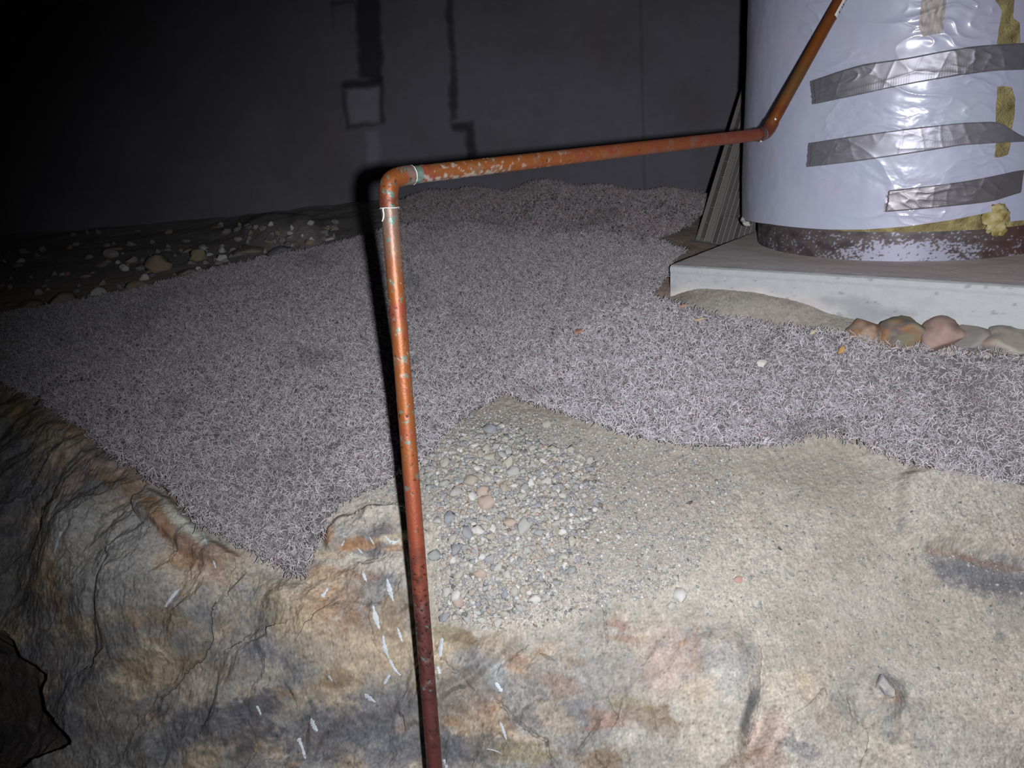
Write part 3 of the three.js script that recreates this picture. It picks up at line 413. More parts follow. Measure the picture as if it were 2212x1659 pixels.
const areaC = outlineAt(0.012, [[852, 490], [860, 450], [930, 438], [1010, 437], [1100, 437], [1200, 434], [1300, 432], [1400, 428], [1540, 430], [1530, 470], [1490, 500], [1430, 522], [1340, 519], [1180, 506], [1000, 495]]);
const wallGap = p => p.clone().sub(WALL_P).dot(WALL_N);
for (const q of areaC) while (wallGap(P(q[0], q[1], base(q[0], q[1]) + 0.06)) < 0.05) q[1] += 0.01;
areaC.s0 = Math.min(...areaC.map(q => q[1])); areaC.s1 = Math.max(...areaC.map(q => q[1]));
const foldsA = [[spot(930, 500, 200, 16, 2), 0.016], [spot(1200, 512, 200, 12, 2), 0.014], [spot(1400, 530, 80, 14, 10), 0.018], [spot(300, 700, 260, 22, -14), 0.012], [spot(700, 620, 260, 16, -14), 0.010], [spot(120, 860, 90, 14, -38), 0.02], [spot(660, 1230, 40, 60, 10), 0.012], [spot(490, 1185, 110, 26, 36), 0.013], [spot(310, 1035, 150, 26, 42), 0.012], [spot(600, 1235, 60, 20, 25), 0.012]];
const soft = (list, x, s) => { let n = 0; for (const [e, a] of list) { const d = e(x, s); if (d < 1.6) n += a * (1 - sst(0.1, 1.6, d)); } return n; };
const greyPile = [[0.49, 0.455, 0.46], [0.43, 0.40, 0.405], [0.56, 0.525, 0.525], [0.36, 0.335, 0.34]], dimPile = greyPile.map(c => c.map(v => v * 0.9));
carpet('large grey shag carpet draped over the rock ledge behind the copper pipe', areaA, (x, s) => 0.003 + 0.006 * fbm(x * 5, s * 5, 31, 3) + soft(foldsA, x, s), 0.0032, dimPile, null);
const foldsB = [[spot(1800, 935, 95, 24, 0), 0.022], [spot(1150, 850, 90, 30, -30), 0.008]];
carpet('grey shag carpet strip lying in front of the concrete pad', areaB, (x, s) => 0.009 + 0.006 * fbm(x * 6, s * 6, 41, 3) + soft(foldsB, x, s), 0.0031, greyPile, null, 1.08);
const foldsC = [[spot(1165, 445, 60, 34, 10), 0.075], [spot(1270, 450, 90, 34, 8), 0.055], [spot(960, 448, 90, 24), 0.035], [spot(1060, 450, 60, 26), 0.04], [spot(1400, 462, 120, 26, 10), 0.034], [spot(1480, 455, 90, 24, 8), 0.04], [spot(1100, 475, 180, 14, -6), 0.02]];
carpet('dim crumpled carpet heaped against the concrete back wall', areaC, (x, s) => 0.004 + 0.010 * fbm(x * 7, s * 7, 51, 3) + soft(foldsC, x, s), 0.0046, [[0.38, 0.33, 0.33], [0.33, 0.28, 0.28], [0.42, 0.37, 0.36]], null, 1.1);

// ---------------------------------------------------------------- stones and gravel
function stoneGeo(seed, detail = 1, sx = 1, sy = 1, sz = 1, rough = 0.28) {
  let g = new THREE.IcosahedronGeometry(1, detail); g.deleteAttribute('uv'); g.deleteAttribute('normal'); g = mergeVertices(g, 1e-4);
  const a = g.attributes.position, v = new THREE.Vector3();
  const cuts = [0, 1, 2, 3].map(k => new THREE.Vector3(hash2(seed, k, 1) - 0.5, hash2(seed, k, 2) - 0.5, hash2(seed, k, 3) - 0.5).normalize());
  for (let i = 0; i < a.count; i++) { v.fromBufferAttribute(a, i); const l = 1 + rough * 1.6 * nz(v.x * 1.3 + seed * 3.1, v.y * 1.3, v.z * 1.3) + rough * 0.5 * nz(v.x * 3 + seed, v.y * 3, v.z * 3); v.multiplyScalar(l); for (const c of cuts) { const d = v.dot(c) - 0.62; if (d > 0) v.addScaledVector(c, -d * 0.9); } a.setXYZ(i, v.x * sx, v.y * sy, v.z * sz); }
  g.computeVertexNormals(); return g;
}
const stoneMats = ['#96958f', '#898986', '#9c988b', '#a3a097', '#b5b2ab', '#9e8e80', '#838485', '#968e7f'].map(h => new THREE.MeshStandardMaterial({ color: h, roughness: 0.9, bumpMap: gritTex, bumpScale: 0.0004 }));
const pebbleGeos = [...Array(8)].map((_, k) => stoneGeo(k + 3, 1, 1, 0.6, 0.78, 0.42));
const grainGeos = [...Array(3)].map((_, k) => stoneGeo(k + 43, 0, 1, 0.6, 0.8, 0.4));
function place(o, x, s, r, sink = 0.3, n0) { const n = groundNormal(x, s); o.position.copy(P(x, s, ground(x, s) + r * (0.62 - sink))); o.quaternion.setFromUnitVectors(UP, n).multiply(new THREE.Quaternion().setFromEuler(new THREE.Euler(rr(-0.3, 0.3), rr(0, 6.28), rr(-0.3, 0.3)))); o.scale.setScalar(r); }
{
  const bed = thing('gravel_bed', 'loose grey gravel spilled on the earth slope right of the copper pipe', 'gravel');
  const big = [[1048, 1090, 24, 5], [1045, 1062, 17, 5], [1020, 1075, 15, 4], [985, 1188, 15, 6], [1008, 1152, 17, 6], [1033, 1147, 15, 4], [1065, 1143, 13, 4], [1100, 1130, 16, 5], [940, 1200, 17, 1], [985, 1290, 16, 4], [990, 1302, 18, 5], [965, 1280, 13, 3], [1040, 1240, 16, 5], [1058, 1210, 14, 1], [1100, 1000, 17, 2], [1055, 990, 16, 2], [960, 1000, 17, 2], [1020, 1040, 18, 7], [960, 1045, 15, 0], [985, 1065, 16, 0], [1110, 1020, 18, 0], [970, 1120, 16, 6], [1130, 1140, 24, 0], [1180, 1040, 14, 3], [1215, 1150, 10, 4], [1470, 1290, 20, 4], [1450, 1310, 14, 3], [1060, 1160, 12, 7], [910, 1150, 14, 2], [1075, 1345, 13, 3], [1040, 1340, 12, 3], [960, 1335, 14, 6], [1180, 920, 13, 2], [1060, 930, 18, 6], [1460, 1250, 10, 3], [1335, 1160, 9, 4], [1540, 1085, 7, 4]];
  const put = [];
  for (const [px, py, r, m] of big) { const h = surf(px, py); put.push([h.x, h.s, r * h.d / F, m]); }
  let tries = 0;
  while (put.length < 300 && tries++ < 9000) { const x = mix(gravelCore.x0, gravelCore.x1, rnd()), s = mix(gravelCore.s0, gravelCore.s1, rnd()); if (sd(x, s, gravelCore, 0.02) < -0.01 + 0.03 * rnd()) continue; const r = mix(0.0045, 0.0098, rnd() ** 1.8); if (put.some(p => Math.hypot(p[0] - x, p[1] - s) < (p[2] + r) * 0.72)) continue; put.push([x, s, r, [0, 0, 1, 2, 3, 7, 6, 4, 0, 1, 2][Math.floor(rnd() * 11)]]); }
  put.forEach(([x, s, r, m], k) => place(mesh('pebble', pebbleGeos[k % 8], stoneMats[m], bed), x, s, r, 0.42));
  const fine = [[], [], []], c = new THREE.Color(), o = new THREE.Object3D();
  const dirtArea = outline([700, 1120], [960, 940], [1080, 875], [1400, 965], [1780, 945], [1960, 1015], [2212, 1070], [2300, 1180], [2212, 1560], [1700, 1400], [1450, 1300], [1230, 1350], [960, 1350], [900, 1200]);
  for (let k = 0; k < 40000; k++) { const core = rnd() < 0.66, q = core ? gravelArea : dirtArea, x = mix(q.x0, q.x1, rnd()), s = mix(q.s0, q.s1, rnd()); if (!inPoly(x, s, q)) continue; if (core && rnd() < 0.5 * sst(0.15, 0.4, x) ) continue; fine[k % 3].push([x, s, core ? mix(0.0014, 0.0062, rnd() ** 2.2) * (sd(x, s, gravelCore, 0.03) > 0 ? 1 : 0.62) : mix(0.0006, 0.0036, rnd() ** 3.2), core]); }
  fine.forEach((list, k) => {
    const im = new THREE.InstancedMesh(grainGeos[k], new THREE.MeshStandardMaterial({ roughness: 0.92 }), list.length);
    list.forEach(([x, s, r], i) => { o.position.copy(P(x, s, ground(x, s) + r * 0.12)); o.rotation.set(rr(-0.5, 0.5) + 0.6, rr(0, 6.28), rr(-0.5, 0.5)); o.scale.setScalar(r); o.updateMatrix(); im.setMatrixAt(i, o.matrix); const t = stoneMats[Math.floor(rnd() * (list[i][3] ? 8 : 4))].color, f = rr(0.8, 1.12) * (rnd() < 0.05 ? 0.5 : 1) * (list[i][3] ? 1 : 0.95); im.setColorAt(i, c.setRGB(t.r * f, t.g * f, t.b * f)); });
    im.castShadow = im.receiveShadow = true; im.name = numbered('fine_gravel'); tag(im, null, null, null, 'stuff'); bed.add(im);
  });
}
{
  const heap = thing('rubble_heap', 'dim heap of broken stones between the carpet and the back wall', 'rubble');
  const list = [[365, 615, 30, 10, 4], [215, 632, 22, 14, 4], [300, 625, 26, 14, 5], [130, 650, 34, 16, 7], [560, 565, 26, 12, 4], [540, 540, 40, 9, 7], [600, 560, 22, 12, 7], [600, 548, 30, 8, 1], [480, 560, 14, 8, 4], [430, 582, 9, 9, 4], [240, 550, 16, 10, 3], [285, 562, 14, 8, 3], [310, 600, 12, 9, 4], [85, 630, 12, 9, 3], [480, 540, 9, 9, 4], [340, 575, 30, 18, 5], [430, 555, 20, 14, 5], [160, 528, 16, 4, 4], [270, 580, 10, 8, 4], [400, 590, 26, 8, 7], [60, 660, 30, 10, 7], [170, 655, 12, 7, 4], [460, 580, 22, 8, 6], [700, 545, 24, 10, 2]];
  for (let k = 0; k < 150; k++) { const x = rr(-150, 740), y = mix(500, 690 - 0.2 * Math.max(0, x) - 8, rnd()); list.push([x, y - 0.03 * x, rr(4, 13), rr(3, 6.5), Math.floor(rnd() * 8)]); }
  const geos = [...Array(8)].map((_, k) => stoneGeo(k + 80, 2, 1, 1, 1, 0.42)), dusty3 = ['#827d7a', '#777474', '#857f78', '#8d8781', '#b3b0aa', '#8a7a66', '#706f6f', '#827868'].map(h => new THREE.MeshStandardMaterial({ color: h, roughness: 0.95, bumpMap: gritTex, bumpScale: 0.0006 }));
  list.forEach(([px, py, a, b, m], k) => { const h = surf(px, py + b * 0.5); if (wallGap(h.p) < 0.1) return; const o = mesh('stone', geos[k % 8], dusty3[m], heap), u = h.d / F; o.position.copy(h.p).addScaledVector(UP, b * u * 0.35); o.rotation.set(rr(-0.3, 0.3), rr(-0.4, 0.4), rr(-0.15, 0.15) + 0.1); o.scale.set(a * u, b * u * 1.2, a * u * 0.8); });
}
function rockThing(px, py, rx, ry, depth, seed, colors, label, group, push = 0, rot = 0) {
  let g = new THREE.IcosahedronGeometry(1, 6); g.deleteAttribute('uv'); g.deleteAttribute('normal'); g = mergeVertices(g, 1e-4);
  const h = surf(px, py), u = h.d / F, a = g.attributes.position, col = [], v = new THREE.Vector3();
  for (let i = 0; i < a.count; i++) {
    v.fromBufferAttribute(a, i); let l = 1 + 0.28 * nz(v.x * 1.2 + seed, v.y * 1.2, v.z * 1.2) + 0.08 * nz(v.x * 4 + seed, v.y * 4, v.z * 4) + 0.03 * nz(v.x * 12, v.y * 12, v.z * 12 + seed);
    const w = v.clone().multiplyScalar(l); for (let k = 0; k < 5; k++) { const n = new THREE.Vector3(hash2(seed, k, 4) - 0.5, hash2(seed, k, 5) - 0.5, hash2(seed, k, 6) - 0.5).normalize(), d = w.dot(n) - 0.62; if (d > 0) w.addScaledVector(n, -0.9 * d); }
    a.setXYZ(i, w.x * rx * u, w.y * ry * u, w.z * depth);
    const c = [...colors[0]]; for (let k = 1; k < colors.length; k++) blend(c, colors[k], sst(0.0, 0.25, fbm(v.x * 1.7 + seed + k * 9, v.y * 1.7, v.z * 1.7, 4))); const m = 1 + 0.3 * fbm(v.x * 14, v.y * 14, v.z * 14, 2); col.push(...c.map(q => q * m));
  }
  g.setAttribute('color', new THREE.BufferAttribute(new Float32Array(col), 3)); g.computeVertexNormals();
  const o = mesh('stone', g, new THREE.MeshStandardMaterial({ vertexColors: true, roughness: 0.9 })); o.position.copy(h.p).addScaledVector(ray(px, py), push); o.rotation.set(0, Math.atan2(PE1.x, PE1.z) - Math.PI / 2, rot);
  return tag(o, label, 'stone', group);
}
const under = 'stones packed under the front edge of the concrete pad';
rockThing(1880, 724, 50, 36, 0.05, 3, [lin('#97826f'), lin('#8a5f3c'), lin('#57514e')], 'rusty orange wedge stone under the pad, leftmost of the packed stones', under, 0.0);
rockThing(1946, 724, 60, 44, 0.05, 8, [lin('#7c7460'), lin('#5e5854'), lin('#8a6444')], 'mottled olive and grey stone under the pad, largest of the packed stones', under, 0.0);
rockThing(2032, 728, 46, 38, 0.045, 14, [lin('#9a8073'), lin('#a08a7c'), lin('#857066')], 'smooth pink stone under the front edge of the pad', under, 0.0);
rockThing(2104, 731, 42, 32, 0.045, 21, [lin('#85807a'), lin('#937f74')], 'small grey pink stone under the pad, right of the smooth pink one', under, 0.0);
rockThing(2176, 738, 62, 30, 0.045, 27, [lin('#9a9386'), lin('#927f74'), lin('#85827c')], 'flat dusty stone under the pad by the right edge of the photo', under, 0.0);
rockThing(1911, 1484, 26, 30, 0.012, 33, [C.grey, C.slate, C.dirt2], 'round grey stone set in the dusty rock at lower right', null, 0.0);

// plaster drips on the rock, thin flakes that follow it
{
  const ledge = scene.getObjectByName('rock_ledge'), m = new THREE.MeshStandardMaterial({ color: '#b6bcbf', roughness: 0.85 });
  const strokes = [[[836, 1250], [842, 1275], [850, 1300], 3, 11], [[806, 1308], [812, 1335], [820, 1360], 4, 9], [[828, 1372], [832, 1400], [842, 1425], 3, 8], [[842, 1425], [852, 1445], [866, 1460], 5, 6], [[858, 1355], [864, 1372], [870, 1388], 2, 6], [[783, 1232], [787, 1245], [793, 1258], 2, 7], [[696, 1290], [704, 1278], [709, 1270], 8, 3], [[830, 1478], [836, 1468], [842, 1458], 5, 7], [[788, 1500], [798, 1508], [812, 1518], 6, 9], [[672, 1552], [678, 1568], [686, 1580], 7, 8], [[644, 1595], [652, 1612], [660, 1640], 8, 6], [[1080, 1560], [1088, 1580], [1094, 1598], 4, 6], [[356, 1312], [372, 1290], [388, 1272], 5, 6], [[118, 1196], [128, 1160], [142, 1138], 4, 6], [[440, 1150], [444, 1165], [446, 1178], 2, 5], [[461, 1212], [464, 1220], [466, 1228], 3, 4], [[955, 1378], [952, 1400], [950, 1420], 6, 8], [[958, 1640], [962, 1655], [964, 1670], 6, 7], [[945, 1440], [948, 1448], [950, 1456], 6, 6], [[1070, 1475], [1078, 1485], [1084, 1495], 10, 6], [[738, 1180], [742, 1172], [744, 1168], 4, 3], [[772, 1184], [778, 1190], [784, 1196], 2, 3], [[798, 1160], [804, 1170], [808, 1178], 2, 4], [[832, 1158], [848, 1172], [866, 1164], 4, 8], [[1052, 1618], [1070, 1622], [1086, 1630], 2, 3], [[555, 1525], [560, 1535], [564, 1545], 5, 4], [[710, 1460], [714, 1466], [718, 1472], 4, 3]];
  for (const [a, b, c, w0, w1] of strokes) {
    const curve = new THREE.QuadraticBezierCurve(new THREE.Vector2(...a), new THREE.Vector2(2 * b[0] - (a[0] + c[0]) / 2, 2 * b[1] - (a[1] + c[1]) / 2), new THREE.Vector2(...c)), n = 14, pos = [], idx = [];
    const len = curve.getLength();
    for (let i = 0; i <= n; i++) { const t = i / n, p = curve.getPoint(t), d = curve.getTangent(t), w = (t < 0.5 ? mix(w0, w1, t * 2) : mix(w1, w0 * 0.7, t * 2 - 1)) * 0.5 * (0.65 + 0.9 * hash2(i, Math.round(a[0]), 3)) * (i === 0 || i === n ? 0.25 : 1); for (const k of [-1, 0, 1]) { const h = surf(p.x - d.y * w * k, p.y + d.x * w * k); const q = P(h.x, h.s, ground(h.x, h.s) + (k ? 0.0005 : 0.0022)); pos.push(q.x, q.y, q.z); } }
    for (let i = 0; i < n; i++) for (let k = 0; k < 2; k++) { const o = i * 3 + k; idx.push(o, o + 1, o + 3, o + 1, o + 4, o + 3); }
    mesh('plaster_drip', geoFrom(pos, idx), m, ledge);
  }
}
// litter
{
  const chip = (name, px, py, a, b, color, label, cat, rot = 0) => { const h = surf(px, py), u = h.d / F, g = stoneGeo(Math.round(px), 2, a * u, 0.0016 + 0.2 * b * u, b * u, 0.35); const o = mesh(name, g, new THREE.MeshStandardMaterial({ color, roughness: 0.85 })); const onPile = areaB && (inPoly(h.x, h.s, areaB) || inPoly(h.x, h.s, areaA)); o.position.copy(h.p).addScaledVector(groundNormal(h.x, h.s, base), onPile ? 0.034 : 0.0015); o.quaternion.setFromUnitVectors(UP, groundNormal(h.x, h.s, base)); o.rotateY(rot); return tag(o, label, cat); };
  chip('stone_chip', 1820, 772, 12, 7, '#b08a4a', 'mustard yellow chip lying on the carpet strip', 'chip', 0.6);
  chip('stone_chip', 1762, 740, 10, 5, '#b0a58e', 'small buff chip on the carpet, left of the mustard yellow chip', 'chip', 0.2);
  chip('stone_chip', 1640, 806, 13, 8, '#c9c4bb', 'white flaky chip on the middle of the carpet strip', 'chip', 0.4);
  chip('stone_chip', 1258, 746, 15, 8, '#a27a66', 'reddish chip on the carpet where its two pieces meet', 'chip', 0.1);
  chip('stone_chip', 1482, 690, 12, 5, '#a07a6c', 'dull pink chip on the carpet just below the pad corner', 'chip', 0.1);
  chip('stone_chip', 1512, 718, 12, 4, '#b5a07c', 'thin tan sliver on the carpet below the dull pink chip', 'chip', -0.1);
  chip('dropping', 1490, 1087, 9, 4, '#55504e', 'dark curled dropping on the bare earth, upper of two', 'dropping', 0.5);
  chip('dropping', 1684, 1186, 5, 3, '#44403e', 'tiny black dropping on the bare earth, lower of two', 'dropping', -0.9);
  chip('stone_chip', 1716, 1062, 19, 5, '#97928a', 'long flat grey chip on the bare earth below the carpet strip', 'chip', 0.25);
  chip('stone_chip', 1596, 1253, 11, 8, '#a78077', 'rose coloured chip on the bare earth', 'chip', 0.5);
}

{
  const strand = (name, pts, r, color, label, cat, up) => { const q = pts.map(([x, y]) => { const h = surf(x, y); return h.p.addScaledVector(groundNormal(h.x, h.s, base), up); }); tag(mesh(name, new THREE.TubeGeometry(new THREE.CatmullRomCurve3(q), 40, r, 6), new THREE.MeshStandardMaterial({ color, roughness: 0.9 })), label, cat); };
  strand('twig', [[94, 896], [112, 880], [134, 862], [166, 848], [204, 843]], 0.0022, '#3a332f', 'thin dark twig lying on the left rim of the draped carpet', 'twig', 0.026);
  strand('loose_thread', [[1840, 950], [1842, 958], [1846, 966], [1847, 976]], 0.0011, '#2b2527', 'short dark thread hanging from the raised carpet edge, left of two', 'thread', 0.02);
  strand('loose_thread', [[1872, 966], [1880, 974], [1876, 982], [1871, 984]], 0.0011, '#2b2527', 'hooked dark thread hanging from the raised carpet edge, right of two', 'thread', 0.02);
}

// ---------------------------------------------------------------- water heater
const HC = (() => { const c = new THREE.Vector3(EYE.x + 0.927, PAD_Y, EYE.z - 1.843); return c; })(), RING = 0.314, RJ = 0.352;
function onHeater(px, py, R = RJ) { // angle and height where a sight line meets the jacket
  const v = ray(px, py), dx = EYE.x - HC.x, dz = EYE.z - HC.z, A = v.x * v.x + v.z * v.z, B = dx * v.x + dz * v.z, Q = dx * dx + dz * dz - R * R, disc = B * B - A * Q;
  const t = (-B - Math.sqrt(Math.max(0, disc))) / A, p = EYE.clone().addScaledVector(v, t); return [Math.atan2(p.x - HC.x, p.z - HC.z), p.y];
}
const cylP = (th, y, R) => new THREE.Vector3(HC.x + R * Math.sin(th), y, HC.z + R * Math.cos(th));
const table = pts => { const q = pts.map(([x, y]) => onHeater(x, y)).sort((a, b) => a[0] - b[0]); return th => { if (th <= q[0][0]) return q[0][1]; for (let i = 1; i < q.length; i++) if (th <= q[i][0]) return mix(q[i - 1][1], q[i][1], (th - q[i - 1][0]) / (q[i][0] - q[i - 1][0] + 1e-9)); return q[q.length - 1][1]; }; };
const tableY = pts => { const q = pts.map(([x, y]) => onHeater(x, y)).sort((a, b) => a[1] - b[1]); return y => { if (y <= q[0][1]) return q[0][0]; for (let i = 1; i < q.length; i++) if (y <= q[i][1]) return mix(q[i - 1][0], q[i][0], (y - q[i - 1][1]) / (q[i][1] - q[i - 1][1] + 1e-9)); return q[q.length - 1][0]; }; };
const hem = table([[1600, 471], [1620, 478], [1661, 484], [1774, 495], [1867, 496], [1960, 489], [2054, 475], [2142, 457], [2180, 452], [2212, 450]]);
const creased = outlineH([[1760, -60], [2160, -60], [2150, 480], [1880, 480], [1840, 380], [1790, 300], [1800, 150]]);
function outlineH(pts) { const q = pts.map(([x, y]) => onHeater(x, y)); return Object.assign(q, { x0: Math.min(...q.map(a => a[0])), x1: Math.max(...q.map(a => a[0])), s0: Math.min(...q.map(a => a[1])), s1: Math.max(...q.map(a => a[1])) }); }
function jacketR(th, y) { // plastic wrap: smooth on the left, creased on the right
  const u = th * RJ, k = sst(-0.1, 0.1, sd(th, y, creased, 0.4) + 0.06), wx = u + 0.02 * nz(u * 9, y * 9, 1), wy = y + 0.02 * nz(u * 9, y * 9, 2);
  let r = RJ + 0.003 * nz(u * 5, y * 4, 5) + 0.002 * fbm(u * 14, y * 12, 5, 3);
  r += k * (0.0014 * Math.pow(clamp(ridge(wx * 7 + wy * 5, wy * 15, 3)), 5) + 0.0020 * Math.pow(clamp(ridge(wx * 24 + wy * 14, wy * 44, 9)), 3) * sst(-0.15, 0.2, nz(wx * 6, wy * 9, 17)) + 0.0014 * fbm(wx * 9 + 5 * wy, wy * 18, 8, 2) + 0.0018 * fbm(wx * 34 + wy * 20, wy * 58, 4, 3) * sst(-0.1, 0.25, nz(wx * 7, wy * 11, 27)));
  return r;
}
const heater = thing('water_heater', 'large water heater wrapped in white plastic insulation with silver tape', 'water heater', [HC.x, HC.y, HC.z]);
function skin(name, mat, nu, nv, fn, colr, flip = false, uvs = 0.2) { // a sheet on the heater: fn(a, b) gives angle, height, radius
  const pos = [], col = [], uv = [];
  for (let j = 0; j < nv; j++) for (let i = 0; i < nu; i++) { const [th, y, R] = fn(i / (nu - 1), j / (nv - 1)), p = cylP(th, y, R).sub(HC); pos.push(p.x, p.y, p.z); if (colr) col.push(...colr(th, y, i / (nu - 1), j / (nv - 1))); uv.push(th * RJ / uvs, y / uvs); }
  return mesh(name, geoFrom(pos, gridIndex(nu, nv, flip), colr ? col : null, uv), mat, heater);
}
{
  const TOP = PAD_Y + 1.35, [thL] = onHeater(1560, 300), plastic = new THREE.MeshPhysicalMaterial({ vertexColors: true, roughness: 0.42, clearcoat: 0.55, clearcoatRoughness: 0.16, ior: 1.5 });
  const edgeL = tableY([[2150, -40], [2150, 0], [2164, 20], [2163, 30], [2157, 60], [2153, 90], [2153, 196], [2151, 226], [2150, 262], [2150, 310], [2147, 337], [2146, 345], [2141, 420], [2141, 436], [2143, 458]]);
  const edgeR = tableY([[2189, -40], [2192, 0], [2189, 38], [2204, 50], [2204, 100], [2187, 188], [2194, 214], [2192, 249], [2186, 278], [2184, 310], [2180, 326], [2176, 345], [2172, 400], [2169, 430], [2184, 472], [2184, 493]]);
  const tint = (th, y) => { const a = fbm(th * 2.2, y * 6, 3, 3), c = [0.44, 0.455, 0.565]; blend(c, [0.47, 0.45, 0.56], sst(0, 0.3, a)); blend(c, [0.44, 0.48, 0.56], sst(0, 0.3, -a)); const m = 1 + 0.05 * fbm(th * 40, y * 110, 4, 2); return c.map(v => v * m); };
  // rows follow the hem; the sheet is finest on the side that is seen
  const bodyTop = onHeater(1900, -120)[1];
  skin('insulation_jacket', plastic, 560, 330, (a, b) => { const y0 = bodyTop; let th = mix(-2.05, 1.2, a); const yb = hem(th), y = mix(y0, yb, b), lim = edgeL(y); th = mix(-2.05, lim, a); const yy = mix(y0, hem(th), b); return [th, yy, jacketR(th, yy)]; }, tint);
  skin('insulation_jacket', plastic, 60, 120, (a, b) => { const y = mix(bodyTop, PAD_Y + 0.075, b), th = mix(edgeR(y), 2.6, a); return [th, y, jacketR(th, y) - 0.002]; }, tint);
  skin('insulation_jacket', plastic, 160, 24, (a, b) => { const th = mix(-Math.PI, Math.PI, a), y = mix(TOP, bodyTop - 0.01, b); return [th, y, jacketR(th, y) - 0.0015]; }, tint);
  skin('insulation_jacket', plastic, 40, 60, (a, b) => { const y = mix(bodyTop, PAD_Y + 0.06, b), th = mix(2.55, 2 * Math.PI - 2.0, a); return [th, y, RJ - 0.001]; }, tint);
  const cap = new THREE.CylinderGeometry(RJ, RJ, 0.012, 64); cap.translate(0, 1.35, 0); cap.setAttribute('color', new THREE.BufferAttribute(new Float32Array(cap.attributes.position.count * 3).fill(0.6), 3)); mesh('jacket_top', cap, plastic, heater);
  // strip of plastic that bridges the open slot below the second tape
  const s0 = onHeater(2135, 336), s1 = onHeater(2205, 345);
  skin('plastic_patch', plastic, 40, 40, (a, b) => { const th = mix(s0[0] - 0.02, s1[0], a), y = mix(s0[1] - 0.004 * Math.sin(a * 5), onHeater(2160, 440)[1], b); return [th, y, jacketR(th, y) + 0.0012]; }, tint);
  const b0 = onHeater(2140, 148), b1 = onHeater(2212, 188);
  skin('plastic_patch', plastic, 30, 24, (a, b) => { const th = mix(b0[0], b1[0] + 0.05, a), y = mix(b0[1], b1[1] + 0.004 * Math.sin(a * 6), b); return [th, y, jacketR(th, y) + 0.001]; }, tint);
  const cs = onHeater(2042, 352), ce = onHeater(2130, 392); // clear flap with a rounded corner
  skin('plastic_patch', plastic, 30, 20, (a, b) => { const th = mix(cs[0], ce[0] + 0.15, a), y = mix(cs[1] - 0.006 * Math.max(0, 0.15 - a) / 0.15 + 0.005 * a, ce[1], b); return [th, y, jacketR(th, y) + 0.001]; }, tint);
  // glass wool behind the slot and under the hem
  const wool = new THREE.MeshStandardMaterial({ vertexColors: true, roughness: 1, bumpMap: gritTex, bumpScale: 0.003 });
  const woolC = (th, y) => { const c = lin('#8a7e56'), n = fbm(th * 16, y * 40, 6, 4); blend(c, lin('#a89a66'), sst(-0.05, 0.3, n)); blend(c, lin('#6b5c34'), sst(0.1, 0.4, -n)); return c; };
  const woolTop = bodyTop;
  skin('glass_wool', wool, 300, 160, (a, b) => { const th = mix(-2.0, 2.1, a), y = mix(woolTop, PAD_Y + 0.06, b); return [th, y, RJ - 0.016 - 0.03 * sst(-0.75, -1.15, th) + 0.008 * fbm(th * 14, y * 26, 4, 4) - 0.012 * sst(0.9, 1, b)]; }, woolC);
  { // fluffy tongue that hangs over the ring
    const parts = [];
    for (const [px, py, r] of [[2155, 452, 16], [2148, 470, 17], [2165, 468, 18], [2152, 486, 15], [2168, 486, 15], [2158, 500, 11], [2145, 496, 9], [2170, 500, 9], [2176, 470, 12]]) {
      const [th, y] = onHeater(px, py, RJ + 0.004), g = stoneGeo(px, 3, 1, 1, 0.7, 0.4), k = r * 1.55 / F; g.scale(k, k * 1.05, k); g.rotateY(th); const p = cylP(th, y, RJ - 0.004).sub(HC); g.translate(p.x, p.y, p.z);
      const cc = []; for (let i = 0; i < g.attributes.position.count; i++) { const x = g.attributes.position.getX(i), yy = g.attributes.position.getY(i), n = fbm(x * 60, yy * 60, 3, 3), c = lin('#a89a66'); blend(c, lin('#c0b48a'), sst(0, 0.3, n)); blend(c, lin('#85713a'), sst(0.05, 0.35, -n)); cc.push(...c); } g.setAttribute('color', new THREE.BufferAttribute(new Float32Array(cc), 3)); parts.push(g);
    }
    const m = mergeGeometries(parts); m.setAttribute('uv', new THREE.BufferAttribute(new Float32Array(m.attributes.position.count * 2), 2));
    mesh('glass_wool_tuft', m, new THREE.MeshStandardMaterial({ vertexColors: true, roughness: 1 }), heater);
  }
  { // a torn wisp at the lower left corner of the wrap
    const [th, y] = onHeater(1604, 474), g = mergeGeometries([0, 1, 2, 3].map(k => { const s = stoneGeo(k + 60, 2, 0.008, 0.006, 0.006, 0.5); const p = cylP(th + 0.03 * k, y - 0.003 * k + 0.004 * (k % 2), RJ - 0.004).sub(HC); s.translate(p.x, p.y, p.z); return s; }));
    mesh('torn_wisp', g, new THREE.MeshStandardMaterial({ color: '#a9aaa2', roughness: 1 }), heater);
  }
  // steel foot ring with white crust and rust
  const ringMat = new THREE.MeshStandardMaterial({ vertexColors: true, roughness: 0.55, metalness: 0.25 }), RH = 0.069;
  skin('foot_ring', ringMat, 900, 44, (a, b) => { const th = mix(-Math.PI, Math.PI, a), e = b < 0.14 ? 0.0035 * Math.sin(b / 0.14 * Math.PI) : 0; return [th, PAD_Y + RH * (1 - b), RING + e]; }, (th, y, a, b) => {
    const u = th * RING, v = y - PAD_Y, c = lin('#5f5654'), n = fbm(u * 34, v * 48, 3, 4), f = fbm(u * 170, v * 190, 5, 3);
    blend(c, lin('#4a4142'), sst(0, 0.3, -n)); blend(c, lin('#7a3a22'), 0.9 * sst(0.34, 0.6, th + 0.35 * n) * sst(0.0, 0.04, v)); blend(c, lin('#61403a'), 0.7 * sst(-0.15, 0.35, th));
    const heavy = sst(0.35, -0.25, Math.abs(th + 0.42) - 0.28), low = sst(0.055, 0.012, v); // how much crust: more to the left and near the foot
